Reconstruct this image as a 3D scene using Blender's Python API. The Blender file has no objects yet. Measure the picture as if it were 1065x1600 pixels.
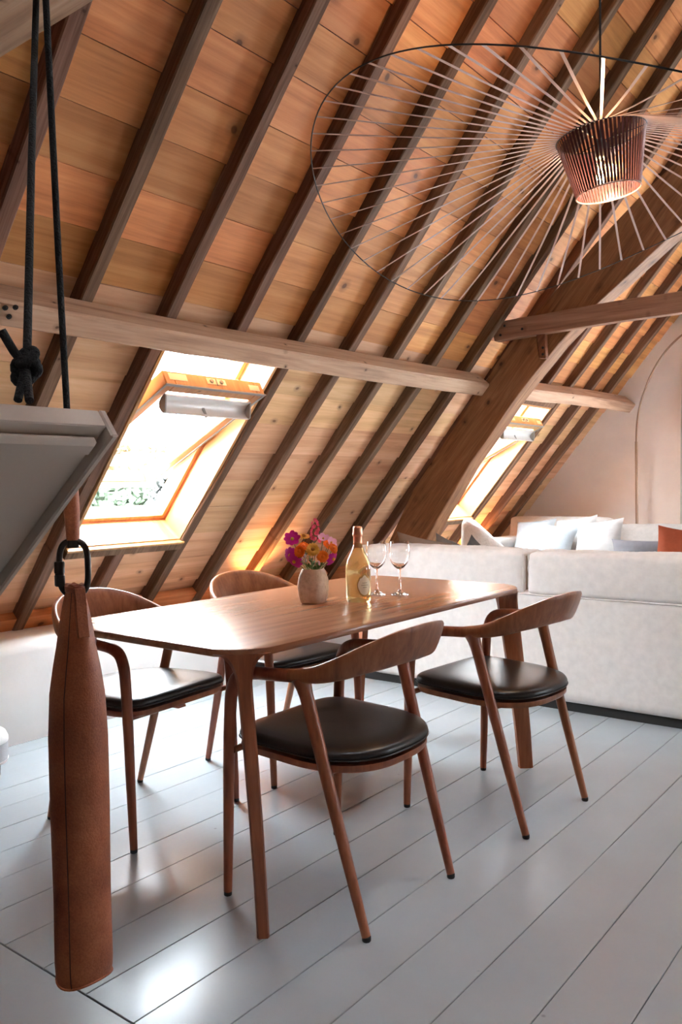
import bpy, math, random
import numpy as np
from mathutils import Vector, Matrix, noise

random.seed(7)
PI = math.pi
R_ = math.radians
scn = bpy.context.scene
COL = scn.collection

# ------------------------------------------------------------------ camera
# solved from the photograph's vanishing points (frame 1065 x 1600)
PP = np.array([532.5, 800.0])
_A = np.array([1538., 744.]) - PP
_B = np.array([-1132., 784.]) - PP
FPX = math.sqrt(-float(_A @ _B))
_a = np.array([*_A, FPX]); _a /= np.linalg.norm(_a)
_b = np.array([*_B, FPX]); _b /= np.linalg.norm(_b)
AX, AY = -_b, _a
AZ = np.cross(AX, AY)
ROT = np.stack([AX, AY, AZ])            # world = ROT @ camera(x right, y down, z forward)
CAM = np.array([0.0, 0.0, 1.168])

cd = bpy.data.cameras.new('camera')
cd.sensor_fit = 'AUTO'
cd.sensor_width = 36.0
cd.lens = 36.0 * FPX / 1600.0
cd.clip_start = 0.02
cam = bpy.data.objects.new('camera', cd)
COL.objects.link(cam)
_r = ROT @ np.array([1, 0, 0]); _u = -(ROT @ np.array([0, 1, 0])); _k = -(ROT @ np.array([0, 0, 1]))
cam.matrix_world = Matrix(((_r[0], _u[0], _k[0], CAM[0]), (_r[1], _u[1], _k[1], CAM[1]),
                           (_r[2], _u[2], _k[2], CAM[2]), (0, 0, 0, 1)))
scn.camera = cam


def ray(x, y):
    d = ROT @ np.array([(x - PP[0]) / FPX, (y - PP[1]) / FPX, 1.0])
    return d


def on_y(x, y, Y):
    d = ray(x, y)
    return Vector(CAM + d * (Y - CAM[1]) / d[1])


def on_z(x, y, Z):
    d = ray(x, y)
    return Vector(CAM + d * (Z - CAM[2]) / d[2])


def at_depth(x, y, dep):
    return Vector(CAM + ray(x, y) * dep)


# ------------------------------------------------------------------ world, exposure
SKY = 36.0
w = bpy.data.worlds.new('overcast_sky')
scn.world = w
w.use_nodes = True
bg = w.node_tree.nodes['Background']
bg.inputs[0].default_value = (0.85, 0.93, 1.0, 1)
bg.inputs[1].default_value = SKY
scn.view_settings.view_transform = 'Standard'
scn.view_settings.look = 'None'
scn.view_settings.gamma = 1.0
scn.view_settings.use_curve_mapping = False
scn.view_settings.exposure = 0.92
scn.cycles.max_bounces = 10
scn.cycles.diffuse_bounces = 6
scn.cycles.transparent_max_bounces = 16
scn.cycles.use_denoising = True
scn.cycles.caustics_reflective = False
scn.cycles.sample_clamp_indirect = 20.0


# ------------------------------------------------------------------ helpers
def tag(o, label=None, cat=None, group=None, kind=None):
    if label: o['label'] = label
    if cat: o['category'] = cat
    if group: o['group'] = group
    if kind: o['kind'] = kind
    return o


def empty(name, loc=(0, 0, 0), rz=0.0):
    o = bpy.data.objects.new(name, None)
    o.empty_display_size = 0.1
    COL.objects.link(o)
    o.location = loc
    o.rotation_euler = (0, 0, rz)
    return o


def link(name, me, parent=None):
    o = bpy.data.objects.new(name, me)
    COL.objects.link(o)
    if parent: o.parent = parent
    return o


def copy_tree(o, parent=None):
    c = o.copy()
    COL.objects.link(c)
    c.parent = parent
    for ch in list(o.children):
        copy_tree(ch, c)
    return c


class MB:
    def __init__(s):
        s.v = []; s.f = []

    def add(s, vs, fs):
        n = len(s.v)
        s.v += [tuple(p) for p in vs]
        s.f += [tuple(i + n for i in f) for f in fs]
        return s

    def box(s, a, b, fn=None):
        x0, y0, z0 = a; x1, y1, z1 = b
        vs = [(x0, y0, z0), (x1, y0, z0), (x1, y1, z0), (x0, y1, z0), (x0, y0, z1), (x1, y0, z1), (x1, y1, z1), (x0, y1, z1)]
        if fn: vs = [fn(*p) for p in vs]
        return s.add(vs, [(0, 3, 2, 1), (4, 5, 6, 7), (0, 1, 5, 4), (1, 2, 6, 5), (2, 3, 7, 6), (3, 0, 4, 7)])

    def loft(s, secs, closed=True, cap=True, ring=False):
        n = len(secs[0]); base = len(s.v)
        for q in secs: s.v += [tuple(p) for p in q]
        m = len(secs)
        for i in range(m if ring else m - 1):
            a = base + i * n; b = base + ((i + 1) % m) * n
            for j in range(n if closed else n - 1):
                k = (j + 1) % n
                s.f.append((a + j, a + k, b + k, b + j))
        if cap and closed and not ring:
            s.f.append(tuple(base + j for j in reversed(range(n))))
            s.f.append(tuple(base + (m - 1) * n + j for j in range(n)))
        return s

    def tube(s, path, r, n=10, cap=True, ell=None):
        path = [Vector(p) for p in path]
        rs = r if isinstance(r, (list, tuple)) else [r] * len(path)
        secs = []; up = None
        for i, p in enumerate(path):
            t = (path[min(i + 1, len(path) - 1)] - path[max(i - 1, 0)]).normalized()
            if up is None:
                up = Vector((0, 0, 1)) if abs(t.z) < 0.9 else Vector((1, 0, 0))
            x = up.cross(t)
            if x.length < 1e-5: x = Vector((0, 1, 0)).cross(t)
            x.normalize(); y = t.cross(x).normalized(); up = y
            e = ell or (1, 1)
            secs.append([p + x * (math.cos(2 * PI * k / n) * rs[i] * e[0]) + y * (math.sin(2 * PI * k / n) * rs[i] * e[1]) for k in range(n)])
        return s.loft(secs, True, cap)

    def lathe(s, prof, n=24, c=(0, 0, 0), cap=True, fn=None):
        secs = []
        for (r, z) in prof:
            q = [(c[0] + r * math.cos(2 * PI * k / n), c[1] + r * math.sin(2 * PI * k / n), c[2] + z) for k in range(n)]
            if fn: q = [fn(*p) for p in q]
            secs.append(q)
        return s.loft(secs, True, cap)

    def prism(s, poly, fa, fb):
        n = len(poly)
        vs = [fa(*p) for p in poly] + [fb(*p) for p in poly]
        fs = [tuple(range(n)), tuple(reversed(range(n, 2 * n)))] + [(i, n + i, n + (i + 1) % n, (i + 1) % n)[::-1] for i in range(n)]
        return s.add(vs, fs)

    def mesh(s, name, mat=None, smooth=None):
        me = bpy.data.meshes.new(name)
        me.from_pydata(s.v, [], s.f)
        me.update()
        import bmesh
        b = bmesh.new(); b.from_mesh(me)
        bmesh.ops.recalc_face_normals(b, faces=b.faces)
        b.to_mesh(me); b.free()
        if smooth is not None:
            me.polygons.foreach_set('use_smooth', [True] * len(me.polygons))
            me.set_sharp_from_angle(angle=R_(smooth))
        if mat: me.materials.append(mat)
        return me

    def build(s, name, mat, parent=None, smooth=None, bevel=0, seg=2, sub=0):
        o = link(name, s.mesh(name, mat, smooth), parent)
        if bevel:
            m = o.modifiers.new('bevel', 'BEVEL'); m.width = bevel; m.segments = seg; m.limit_method = 'ANGLE'; m.angle_limit = R_(40)
        if sub:
            m = o.modifiers.new('sub', 'SUBSURF'); m.levels = sub; m.render_levels = sub
        return o


def spline(pts, n):
    """Catmull-Rom through pts, n samples."""
    P = [np.array(p, float) for p in pts]
    P = [2 * P[0] - P[1]] + P + [2 * P[-1] - P[-2]]
    out = []; m = len(P) - 3
    for i in range(n):
        t = i / (n - 1) * m; k = min(int(t), m - 1); t -= k
        a, b, c, d = P[k:k + 4]
        out.append(0.5 * ((2 * b) + (c - a) * t + (2 * a - 5 * b + 4 * c - d) * t * t + (3 * b - a - 3 * c + d) * t ** 3))
    return out


# ------------------------------------------------------------------ materials
class NT:
    def __init__(s, name):
        s.m = bpy.data.materials.new(name); s.m.use_nodes = True
        s.t = s.m.node_tree; s.b = s.t.nodes['Principled BSDF']; s.out = s.t.nodes['Material Output']

    def n(s, typ, **kw):
        nd = s.t.nodes.new(typ)
        for k, v in kw.items():
            if k.startswith('i_'):
                key = k[2:]
                key = int(key) if key.isdigit() else key.replace('_', ' ')
                if hasattr(v, 'is_linked') or isinstance(v, bpy.types.NodeSocket): s.t.links.new(v, nd.inputs[key])
                else: nd.inputs[key].default_value = v
            else:
                setattr(nd, k, v)
        return nd

    def l(s, a, b): s.t.links.new(a, b)

    def mix(s, fac, a, b, mode='MIX'):
        nd = s.t.nodes.new('ShaderNodeMix'); nd.data_type = 'RGBA'; nd.blend_type = mode
        for sock, v in ((nd.inputs[0], fac), (nd.inputs[6], a), (nd.inputs[7], b)):
            if isinstance(v, bpy.types.NodeSocket): s.l(v, sock)
            else: sock.default_value = v if not isinstance(v, tuple) else (*v[:3], 1)
        return nd.outputs[2]

    def ramp(s, fac, stops):
        nd = s.t.nodes.new('ShaderNodeValToRGB')
        e = nd.color_ramp.elements
        while len(e) < len(stops): e.new(0.5)
        for i, (p, c) in enumerate(stops):
            e[i].position = p
            e[i].color = (*c, 1) if isinstance(c, tuple) else (c, c, c, 1)
        s.l(fac, nd.inputs[0])
        return nd.outputs[0]

    def math(s, op, a, b=0.0):
        nd = s.t.nodes.new('ShaderNodeMath'); nd.operation = op
        for i, v in enumerate((a, b)):
            if isinstance(v, bpy.types.NodeSocket): s.l(v, nd.inputs[i])
            else: nd.inputs[i].default_value = v
        return nd.outputs[0]


def plain(name, col, rough=0.5, metal=0.0, spec=0.5, bump=None, **kw):
    t = NT(name)
    t.b.inputs['Base Color'].default_value = (*col, 1)
    t.b.inputs['Roughness'].default_value = rough
    t.b.inputs['Metallic'].default_value = metal
    t.b.inputs['Specular IOR Level'].default_value = spec
    for k, v in kw.items(): t.b.inputs[k].default_value = v
    tc = t.n('ShaderNodeTexCoord')
    if bump:
        sc, st, dist = bump
        nz = t.n('ShaderNodeTexNoise', i_Scale=sc, i_Detail=6.0)
        t.l(tc.outputs['Object'], nz.inputs['Vector'])
        bp = t.n('ShaderNodeBump', i_Strength=st, i_Distance=dist)
        t.l(nz.outputs[0], bp.inputs['Height']); t.l(bp.outputs[0], t.b.inputs['Normal'])
        c = t.ramp(nz.outputs[0], [(0.3, tuple(v * 0.93 for v in col)), (0.7, tuple(min(1, v * 1.05) for v in col))])
        t.l(c, t.b.inputs['Base Color'])
    return t.m


def wood(name, dark, mid, light, grain=(18, 1.2, 18), rough=0.55, knots=0.0, var=0.25, bump=0.25, spec=0.4, kscale=2.2, coords='Object', stripe=0.5, kcol=(0.05, 0.02, 0.01), kmap=((1.5, 0.8, 1), (0, 0, 0)), kdim='2D', rot=0.0):
    """grain = noise scale per object axis (small along the grain)."""
    t = NT(name)
    tc = t.n('ShaderNodeTexCoord'); oi = t.n('ShaderNodeObjectInfo')
    off = t.n('ShaderNodeVectorMath', operation='SCALE'); off.inputs[0].default_value = (13.1, 7.7, 9.3)
    t.l(oi.outputs['Random'], off.inputs['Scale'])
    ad = t.n('ShaderNodeVectorMath', operation='ADD')
    t.l(tc.outputs[coords], ad.inputs[0]); t.l(off.outputs[0], ad.inputs[1])
    if rot:
        mr = t.n('ShaderNodeMapping'); mr.inputs['Rotation'].default_value = (0, rot, 0)
        t.l(ad.outputs[0], mr.inputs['Vector']); ad = mr
    mp = t.n('ShaderNodeMapping'); mp.inputs['Scale'].default_value = grain
    t.l(ad.outputs[0], mp.inputs['Vector'])
    n1 = t.n('ShaderNodeTexNoise', i_Scale=1.0, i_Detail=5.0, i_Roughness=0.62, i_Distortion=0.6); t.l(mp.outputs[0], n1.inputs['Vector'])
    mp2 = t.n('ShaderNodeMapping'); mp2.inputs['Scale'].default_value = tuple(g * 5.0 if g > 3 else g * 2 for g in grain)
    t.l(ad.outputs[0], mp2.inputs['Vector'])
    n2 = t.n('ShaderNodeTexNoise', i_Scale=1.0, i_Detail=3.0, i_Roughness=0.6); t.l(mp2.outputs[0], n2.inputs['Vector'])
    f = t.math('ADD', t.math('MULTIPLY', n1.outputs[0], 1 - stripe * 0.5), t.math('MULTIPLY', n2.outputs[0], stripe * 0.5))
    c = t.ramp(f, [(0.30, dark), (0.50, mid), (0.70, light)])
    # board-to-board tone
    v = t.math('ADD', t.math('MULTIPLY', oi.outputs['Random'], 2 * var), 1 - var)
    hv = t.n('ShaderNodeHueSaturation'); t.l(c, hv.inputs['Color']); t.l(v, hv.inputs['Value'])
    hh = t.math('ADD', t.math('MULTIPLY', t.math('FRACT', t.math('MULTIPLY', oi.outputs['Random'], 17.3)), 0.02), 0.49)
    t.l(hh, hv.inputs['Hue'])
    c = hv.outputs[0]
    if knots:
        mk = t.n('ShaderNodeMapping'); mk.inputs['Scale'].default_value = kmap[0]; mk.inputs['Rotation'].default_value = kmap[1]
        t.l(ad.outputs[0], mk.inputs['Vector'])
        nd_ = t.n('ShaderNodeTexNoise', i_Scale=9.0, i_Detail=2.0); t.l(ad.outputs[0], nd_.inputs['Vector'])
        wv = t.n('ShaderNodeVectorMath', operation='SCALE', i_Scale=0.035); t.l(nd_.outputs['Color'], wv.inputs[0])
        wa = t.n('ShaderNodeVectorMath', operation='ADD'); t.l(mk.outputs[0], wa.inputs[0]); t.l(wv.outputs[0], wa.inputs[1])
        vo = t.n('ShaderNodeTexVoronoi', i_Scale=kscale, voronoi_dimensions=kdim); t.l(wa.outputs[0], vo.inputs['Vector'])
        kf = t.ramp(vo.outputs['Distance'], [(0.022 * knots, 1.0), (0.034 * knots, 0.45), (0.09 * knots, 0.0)])
        kf = t.math('MULTIPLY', kf, 0.85)
        c = t.mix(kf, c, kcol)
    t.l(c, t.b.inputs['Base Color'])
    t.b.inputs['Roughness'].default_value = rough
    t.b.inputs['Specular IOR Level'].default_value = spec
    if bump:
        bp = t.n('ShaderNodeBump', i_Strength=bump, i_Distance=0.004)
        t.l(f, bp.inputs['Height']); t.l(bp.outputs[0], t.b.inputs['Normal'])
    return t.m


M = {}
M['board'] = wood('pine_roof_board', kcol=(0.07, 0.025, 0.012), dark=(0.42, 0.155, 0.050), mid=(0.63, 0.26, 0.090), light=(0.77, 0.37, 0.145), grain=(14, 0.9, 14), knots=1.0, var=0.2, rough=0.6, kscale=2.4, spec=0.25)
M['board_low'] = wood('pale_lower_pine_board', kcol=(0.13, 0.05, 0.02), dark=(0.50, 0.25, 0.115), mid=(0.70, 0.405, 0.215), light=(0.81, 0.52, 0.31), grain=(14, 0.9, 14), knots=0.85, var=0.12, rough=0.6, kscale=3.0, spec=0.25)  # paler, less saturated board tone for the rows below the purlin
M['rafter'] = wood('aged_oak_rafter', (0.065, 0.032, 0.018), (0.165, 0.088, 0.054), (0.28, 0.165, 0.110), grain=(1.6, 34, 34), rot=R_(50), kmap=((1, 1, 1), (0, 0, 0)), rough=0.75, var=0.18, knots=0.5, kscale=3, spec=0.2, bump=0.5)
M['timber'] = wood('old_purlin_timber', (0.28, 0.155, 0.10), (0.50, 0.31, 0.205), (0.62, 0.42, 0.295), grain=(22, 1.3, 22), rough=0.7, var=0.1, knots=0.6, kscale=3.2, spec=0.25, bump=0.4)
M['truss'] = wood('dark_truss_timber', (0.12, 0.045, 0.021), (0.27, 0.11, 0.052), (0.40, 0.18, 0.092), grain=(2.2, 26, 26), rot=R_(50), kmap=((.8, 1, 1), (0, 0, 0)), kdim='3D', rough=0.7, var=0.06, knots=2.6, kscale=7, spec=0.3, bump=0.5)
M['pine'] = wood('lacquered_window_pine', (0.36, 0.155, 0.055), (0.50, 0.245, 0.095), (0.60, 0.33, 0.15), grain=(3, 24, 3), rough=0.4, var=0.05, knots=0.4, bump=0.1)
M['walnut'] = wood('oiled_walnut', (0.155, 0.042, 0.018), (0.30, 0.092, 0.040), (0.42, 0.150, 0.070), grain=(24, 24, 2.0), rough=0.33, var=0.07, bump=0.06, spec=0.45)
M['walnut_x'] = wood('oiled_walnut_table_top', (0.185, 0.062, 0.030), (0.31, 0.118, 0.060), (0.41, 0.185, 0.102), grain=(20, 1.1, 20), rough=0.27, var=0.05, bump=0.04, spec=0.55)
M['leather_seat'] = plain('black_seat_leather', (0.017, 0.014, 0.013), 0.34, bump=(160, 0.12, 0.002))
M['rubber'] = plain('black_foot_cap', (0.012, 0.012, 0.012), 0.6)
M['plaster'] = plain('white_lime_plaster', (0.78, 0.77, 0.755), 0.85, bump=(3.0, 0.25, 0.02), spec=0.2)
M['gable'] = plain('warm_white_gable_plaster', (0.90, 0.80, 0.735), 0.9, bump=(2.5, 0.2, 0.02), spec=0.15)
M['dark_joint'] = plain('dark_floor_joint', (0.03, 0.03, 0.032), 0.8)
M['linen'] = plain('white_linen_slipcover', (0.74, 0.705, 0.68), 0.9, bump=(26, 0.22, 0.006), spec=0.15)
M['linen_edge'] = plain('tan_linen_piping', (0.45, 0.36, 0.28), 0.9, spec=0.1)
M['black'] = plain('black_plinth', (0.012, 0.011, 0.011), 0.6)
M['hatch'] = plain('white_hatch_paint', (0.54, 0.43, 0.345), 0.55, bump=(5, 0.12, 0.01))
M['rope'] = plain('black_braided_rope', (0.006, 0.0055, 0.0055), 0.9, bump=(240, 0.9, 0.006))
M['metal_black'] = plain('worn_black_carabiner', (0.03, 0.026, 0.024), 0.3, metal=0.8)
M['brass'] = plain('bronze_lamp_rod', (0.36, 0.24, 0.17), 0.28, metal=1.0)
M['grey_metal'] = plain('grey_aluminium_bar', (0.72, 0.72, 0.71), 0.4, metal=0.2)
M['seal'] = plain('grey_window_seal', (0.30, 0.29, 0.28), 0.6)
M['plate'] = plain('cream_data_plate', (0.78, 0.60, 0.40), 0.5)
M['steel'] = plain('dull_steel', (0.25, 0.22, 0.2), 0.4, metal=0.9)
M['curtain'] = plain('grey_linen_curtain', (0.52, 0.49, 0.45), 0.9, spec=0.1)
M['plastic_white'] = plain('white_speaker_plastic', (0.82, 0.82, 0.83), 0.35)
M['plastic_grey'] = plain('pale_grey_speaker_mesh', (0.50, 0.52, 0.55), 0.6, bump=(400, 0.6, 0.003))


def floor_paint():
    t = NT('pale_grey_floor_paint')
    tc = t.n('ShaderNodeTexCoord'); oi = t.n('ShaderNodeObjectInfo')
    n1 = t.n('ShaderNodeTexNoise', i_Scale=2.2, i_Detail=6.0); t.l(tc.outputs['Object'], n1.inputs['Vector'])
    mp = t.n('ShaderNodeMapping'); mp.inputs['Scale'].default_value = (60, 3, 60); t.l(tc.outputs['Object'], mp.inputs['Vector'])
    n2 = t.n('ShaderNodeTexNoise', i_Scale=1.0, i_Detail=4.0); t.l(mp.outputs[0], n2.inputs['Vector'])
    c = t.ramp(n1.outputs[0], [(0.3, (0.375, 0.425, 0.455)), (0.7, (0.425, 0.475, 0.505))])
    v = t.math('ADD', t.math('MULTIPLY', oi.outputs['Random'], 0.07), 0.965)
    hv = t.n('ShaderNodeHueSaturation'); t.l(c, hv.inputs['Color']); t.l(v, hv.inputs['Value'])
    # scattered small scuffs
    vo = t.n('ShaderNodeTexVoronoi', i_Scale=4.5); t.l(tc.outputs['Object'], vo.inputs['Vector'])
    k = t.math('MULTIPLY', t.ramp(vo.outputs['Distance'], [(0.012, 1.0), (0.03, 0.0)]), 0.6)
    t.l(t.mix(k, hv.outputs[0], (0.2, 0.2, 0.21)), t.b.inputs['Base Color'])
    t.b.inputs['Roughness'].default_value = 0.25
    t.b.inputs['Specular IOR Level'].default_value = 0.5
    h = t.math('ADD', t.math('MULTIPLY', n1.outputs[0], 0.8), t.math('MULTIPLY', n2.outputs[0], 0.25))
    bp = t.n('ShaderNodeBump', i_Strength=0.18, i_Distance=0.006); t.l(h, bp.inputs['Height']); t.l(bp.outputs[0], t.b.inputs['Normal'])
    return t.m


M['floor'] = floor_paint()


def leather():
    t = NT('cognac_bag_leather')
    tc = t.n('ShaderNodeTexCoord')
    n1 = t.n('ShaderNodeTexNoise', i_Scale=9.0, i_Detail=5.0); t.l(tc.outputs['Object'], n1.inputs['Vector'])
    n2 = t.n('ShaderNodeTexNoise', i_Scale=260.0, i_Detail=3.0); t.l(tc.outputs['Object'], n2.inputs['Vector'])
    f = t.math('ADD', t.math('MULTIPLY', n1.outputs[0], 0.7), t.math('MULTIPLY', n2.outputs[0], 0.3))
    t.l(t.ramp(f, [(0.35, (0.22, 0.052, 0.018)), (0.5, (0.37, 0.100, 0.036)), (0.65, (0.49, 0.155, 0.060))]), t.b.inputs['Base Color'])
    t.b.inputs['Roughness'].default_value = 0.55
    bp = t.n('ShaderNodeBump', i_Strength=0.35, i_Distance=0.002); t.l(n2.outputs[0], bp.inputs['Height']); t.l(bp.outputs[0], t.b.inputs['Normal'])
    return t.m


M['leather'] = leather()
M['leather_dark'] = plain('dark_leather_seam', (0.06, 0.018, 0.009), 0.6)


def thin_glass(name, tint=(1, 1, 1), refl=0.08, rough=0.02):
    t = NT(name)
    t.t.nodes.remove(t.b)
    tr = t.n('ShaderNodeBsdfTransparent'); tr.inputs[0].default_value = (*tint, 1)
    gl = t.n('ShaderNodeBsdfGlossy'); gl.inputs['Roughness'].default_value = rough
    lw = t.n('ShaderNodeLayerWeight', i_Blend=0.35)
    f = t.math('ADD', t.math('MULTIPLY', lw.outputs['Facing'], refl * 4), refl * 0.4)
    mx = t.n('ShaderNodeMixShader'); t.l(f, mx.inputs[0]); t.l(tr.outputs[0], mx.inputs[1]); t.l(gl.outputs[0], mx.inputs[2])
    t.l(mx.outputs[0], t.out.inputs[0])
    return t.m


M['pane'] = thin_glass('clear_window_pane', (0.97, 0.98, 0.98), 0.05)
M['bulb_glass'] = thin_glass('clear_wine_glass', (0.95, 0.95, 0.95), 0.09)


def fabric(name, col, rough=0.9, sc=30):
    return plain(name, col, rough, bump=(sc, 0.25, 0.005), spec=0.12)


# ------------------------------------------------------------------ roof frame of reference
TH = R_(50)
CS, SN = math.cos(TH), math.sin(TH)
RX, RZ = -3.86, 0.46                     # foot of the rafter undersides


def RP(Y, s, off):
    """Y along the room, s up the slope, off out of the slope into the room"""
    return Vector((RX + CS * s + SN * off, Y, RZ + SN * s - CS * off))


RIDGE_X = 0.25
S_MAX = (RIDGE_X - RX) / CS
Y0, Y1 = -3.2, 7.62                      # room ends
W_OPEN = [(2.352, 3.082), (5.640, 6.370)]  # roof window openings along Y
WS0, WS1 = 0.532, 1.705                  # and up the slope
EAVE = -0.10

# ---- ceiling : outer deck (left slope), opposite slope
mb = MB()


def deck(y0, y1, s0, s1, o0=-0.20, o1=-0.086):
    mb.box((y0, s0, o0), (y1, s1, o1), RP)


deck(Y0, Y1, -0.5, WS0); deck(Y0, Y1, WS1, S_MAX)
_ye = [Y0] + [v for p in W_OPEN for v in p] + [Y1]
for _i in range(0, len(_ye), 2): deck(_ye[_i], _ye[_i + 1], WS0, WS1)
ceiling = tag(mb.build('ceiling', M['rafter']), 'sloping timber roof of pine boards on dark rafters', 'ceiling', kind='structure')

B0, BW = 0.141, 0.1955
rows = [B0 + BW * j for j in range(-2, int((S_MAX - B0) / BW) + 1)]
RAF = lambda k: 1.458 + 0.411 * k
for s0 in rows:
    s1 = min(s0 + BW, S_MAX)
    k = -11 - random.randint(0, 3)
    cuts = [Y0]
    while True:
        k += random.choice((3, 4, 4, 5))
        y = RAF(k) + 0.03
        if y > Y1 - 0.3: break
        if y > Y0 + 0.3: cuts.append(y)
    cuts.append(Y1)
    for a, b in zip(cuts[:-1], cuts[1:]):
        spans = [(a, b)]
        if s1 > WS0 + 0.02 and s0 < WS1 - 0.02:
            for (wa, wb) in W_OPEN:
                ns = []
                for (p, q) in spans:
                    if q <= wa or p >= wb: ns.append((p, q)); continue
                    if p < wa - 0.02: ns.append((p, wa))
                    if q > wb + 0.02: ns.append((wb, q))
                spans = ns
        for (p, q) in spans:
            d0 = random.uniform(-0.004, 0.003); d1 = d0 + random.uniform(0.001, 0.006)
            m = MB()
            m.add([RP(p, s0 + .0035, -0.084), RP(q, s0 + .0035, -0.084), RP(q, s1, -0.084), RP(p, s1, -0.084),
                   RP(p, s0 + .0035, -0.065 + d1), RP(q, s0 + .0035, -0.065 + d1), RP(q, s1, -0.067 + d0), RP(p, s1, -0.067 + d0)],
                  [(0, 3, 2, 1), (4, 5, 6, 7), (0, 1, 5, 4), (1, 2, 6, 5), (2, 3, 7, 6), (3, 0, 4, 7)])
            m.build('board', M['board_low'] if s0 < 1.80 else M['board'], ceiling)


def drift(k, s):
    return -0.012 * max(k, 0) * max(0.0, 1 - s / 1.7) if k < 8 else 0.0


def rafter(k, s0, s1, wd=0.062):
    n = max(2, int((s1 - s0) / 0.35)); secs = []
    rnd = random.Random(k * 31 + int(s0 * 10))
    for i in range(n + 1):
        s = s0 + (s1 - s0) * i / n
        y = RAF(k) + drift(k, s); j = lambda a=0.0035: rnd.uniform(-a, a)
        y0 = y + j(); y1 = y + wd + j(); o = j(0.003)
        secs.append([RP(y0, s, -0.068), RP(y1, s, -0.068), RP(y1, s, o - .006), RP(y1 - .006, s, o), RP(y0 + .005, s, o), RP(y0, s, o - .005)])
    MB().loft(secs).build('rafter', M['rafter'], ceiling)


for k in range(-11, 15):
    if k in (3, 11):
        rafter(k, -0.02, WS0 - 0.03); rafter(k, WS1 + 0.06, S_MAX - 0.04)
    else:
        rafter(k, -0.02, S_MAX - 0.04)

# eave plate boards behind the rafter feet
MB().box((Y0, -0.03, -0.06), (Y1, 0.075, -0.012), RP).build('eave_board', M['board'], ceiling)

# ---- purlins (sag a little, rise towards the gable)
def purlin(ya, yb, label):
    n = max(4, int((yb - ya) / 0.25)); secs = []
    for i in range(n + 1):
        y = ya + (yb - ya) * i / n
        ds = max(0.0, (y - 3.8)) * 0.0245 + 0.006 * math.sin(y * 2.1)
        o = 0.125 + 0.006 * math.sin(y * 1.7 + 1) + 0.003 * noise.noise(Vector((y * 3, 1, 2)))
        s0, s1 = 1.757 + ds + 0.004 * noise.noise(Vector((y * 4, 5, 2))), 1.853 + ds
        secs.append([RP(y, s0, 0.0005), RP(y, s0, o - .008), RP(y, s0 + .007, o), RP(y, s1 - .01, o), RP(y, s1, o - .008), RP(y, s1, 0.0005)])
    return tag(MB().loft(secs).build('roof_purlin', M['timber']), label, 'purlin', kind='structure')


pu_ = purlin(Y0, 4.898, 'long pale purlin beam crossing the rafters above the near skylight')
for (yy_, ss_) in ((1.516, 1.83), (1.55, 1.838), (1.54, 1.80)):
    MB().lathe([(.0095, 0), (.0095, .004), (.006, .0045), (.006, .002), (.003, .006), (.001, .006)], 12, fn=lambda x, y, z: RP(yy_ + x, ss_ + y, .128 + z)).build('bolt', M['black'], pu_)
purlin(5.065, Y1, 'short pale purlin beam between the truss and the gable wall')

# ---- opposite slope, behind and beside the camera
EX = 2 * RIDGE_X - RX                     # mirrored foot
mir = lambda Y, s, off: Vector((2 * RIDGE_X - RP(0, s, off).x, Y, RP(0, s, off).z))
m = MB()
RW = (5.5, 6.7, 0.35, 1.15)            # unseen skylight, added to brighten the gable end
m.box((Y0, -0.5, -0.2), (Y1, RW[2], -0.05), mir); m.box((Y0, RW[3], -0.2), (Y1, S_MAX, -0.05), mir)
m.box((Y0, RW[2], -0.2), (RW[0], RW[3], -0.05), mir); m.box((RW[1], RW[2], -0.2), (Y1, RW[3], -0.05), mir)
tag(m.build('ceiling', M['rafter']), 'opposite roof slope of dark boards out of view', 'ceiling', kind='structure')

# ---- walls
LWX = -3.507
m = MB()
secs = []
for i in range(41):
    y = Y0 + (Y1 - Y0) * i / 40
    d = 0.006 * noise.noise(Vector((y * 1.3, 0, 0)))
    e = 0.004 * noise.noise(Vector((y * 2.0, 3, 0)))
    secs.append([(-4.05, y, 0), (LWX + d, y, 0), (LWX + d, y, 0.415), (LWX - 0.008 + d, y, 0.44 + e), (LWX - 0.03 + d, y, 0.458 + e), (-4.05, y, 0.462 + e)])
m.loft(secs)
tag(m.build('wall_left', M['plaster'], smooth=50), 'low white plastered knee wall under the eave', 'wall', kind='structure')
tag(MB().box((EX - .35, Y0, 0), (EX + .3, Y1, 0.46)).build('wall_right', M['plaster']), 'low knee wall on the far side of the room', 'wall', kind='structure')
zr = RP(0, S_MAX, 0).z
BW_ = (-1.70, 0.3, 0.15, 1.2)           # tall gable window right of the curtain
xl_ = RX + (BW_[3] - RZ) * CS / SN - 0.16; xr_ = 2 * RIDGE_X - xl_
m = MB()
bk = lambda poly: m.prism(poly, lambda x, z: (x, Y1, z), lambda x, z: (x, Y1 + 0.2, z))
bk([(-4.2, 0), (BW_[0], 0), (BW_[0], BW_[3]), (xl_, BW_[3]), (-4.2, 0.30)])
bk([(BW_[0], 0), (BW_[1], 0), (BW_[1], BW_[2]), (BW_[0], BW_[2])])
bk([(BW_[1], 0), (EX + .34, 0), (EX + .34, 0.35), (xr_, BW_[3]), (BW_[1], BW_[3])])
bk([(xl_, BW_[3]), (xr_, BW_[3]), (RIDGE_X + .1, zr + 0.2), (RIDGE_X - .1, zr + 0.2)])
tag(m.build('wall_back', M['gable']), 'warm white plastered gable wall at the far end', 'wall', kind='structure')
# rear gable with a large glazed opening
FY = Y0
m = MB()
m.prism([(-4.3, -.1), (EX + .5, -.1), (EX + .5, .5), (RIDGE_X, zr + .3), (-4.3, .4)], lambda x, z: (x, FY - .2, z), lambda x, z: (x, FY, z))
tag(m.build('wall_front', M['rafter']), 'dark boarded gable wall behind the viewer', 'wall', kind='structure')


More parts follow.
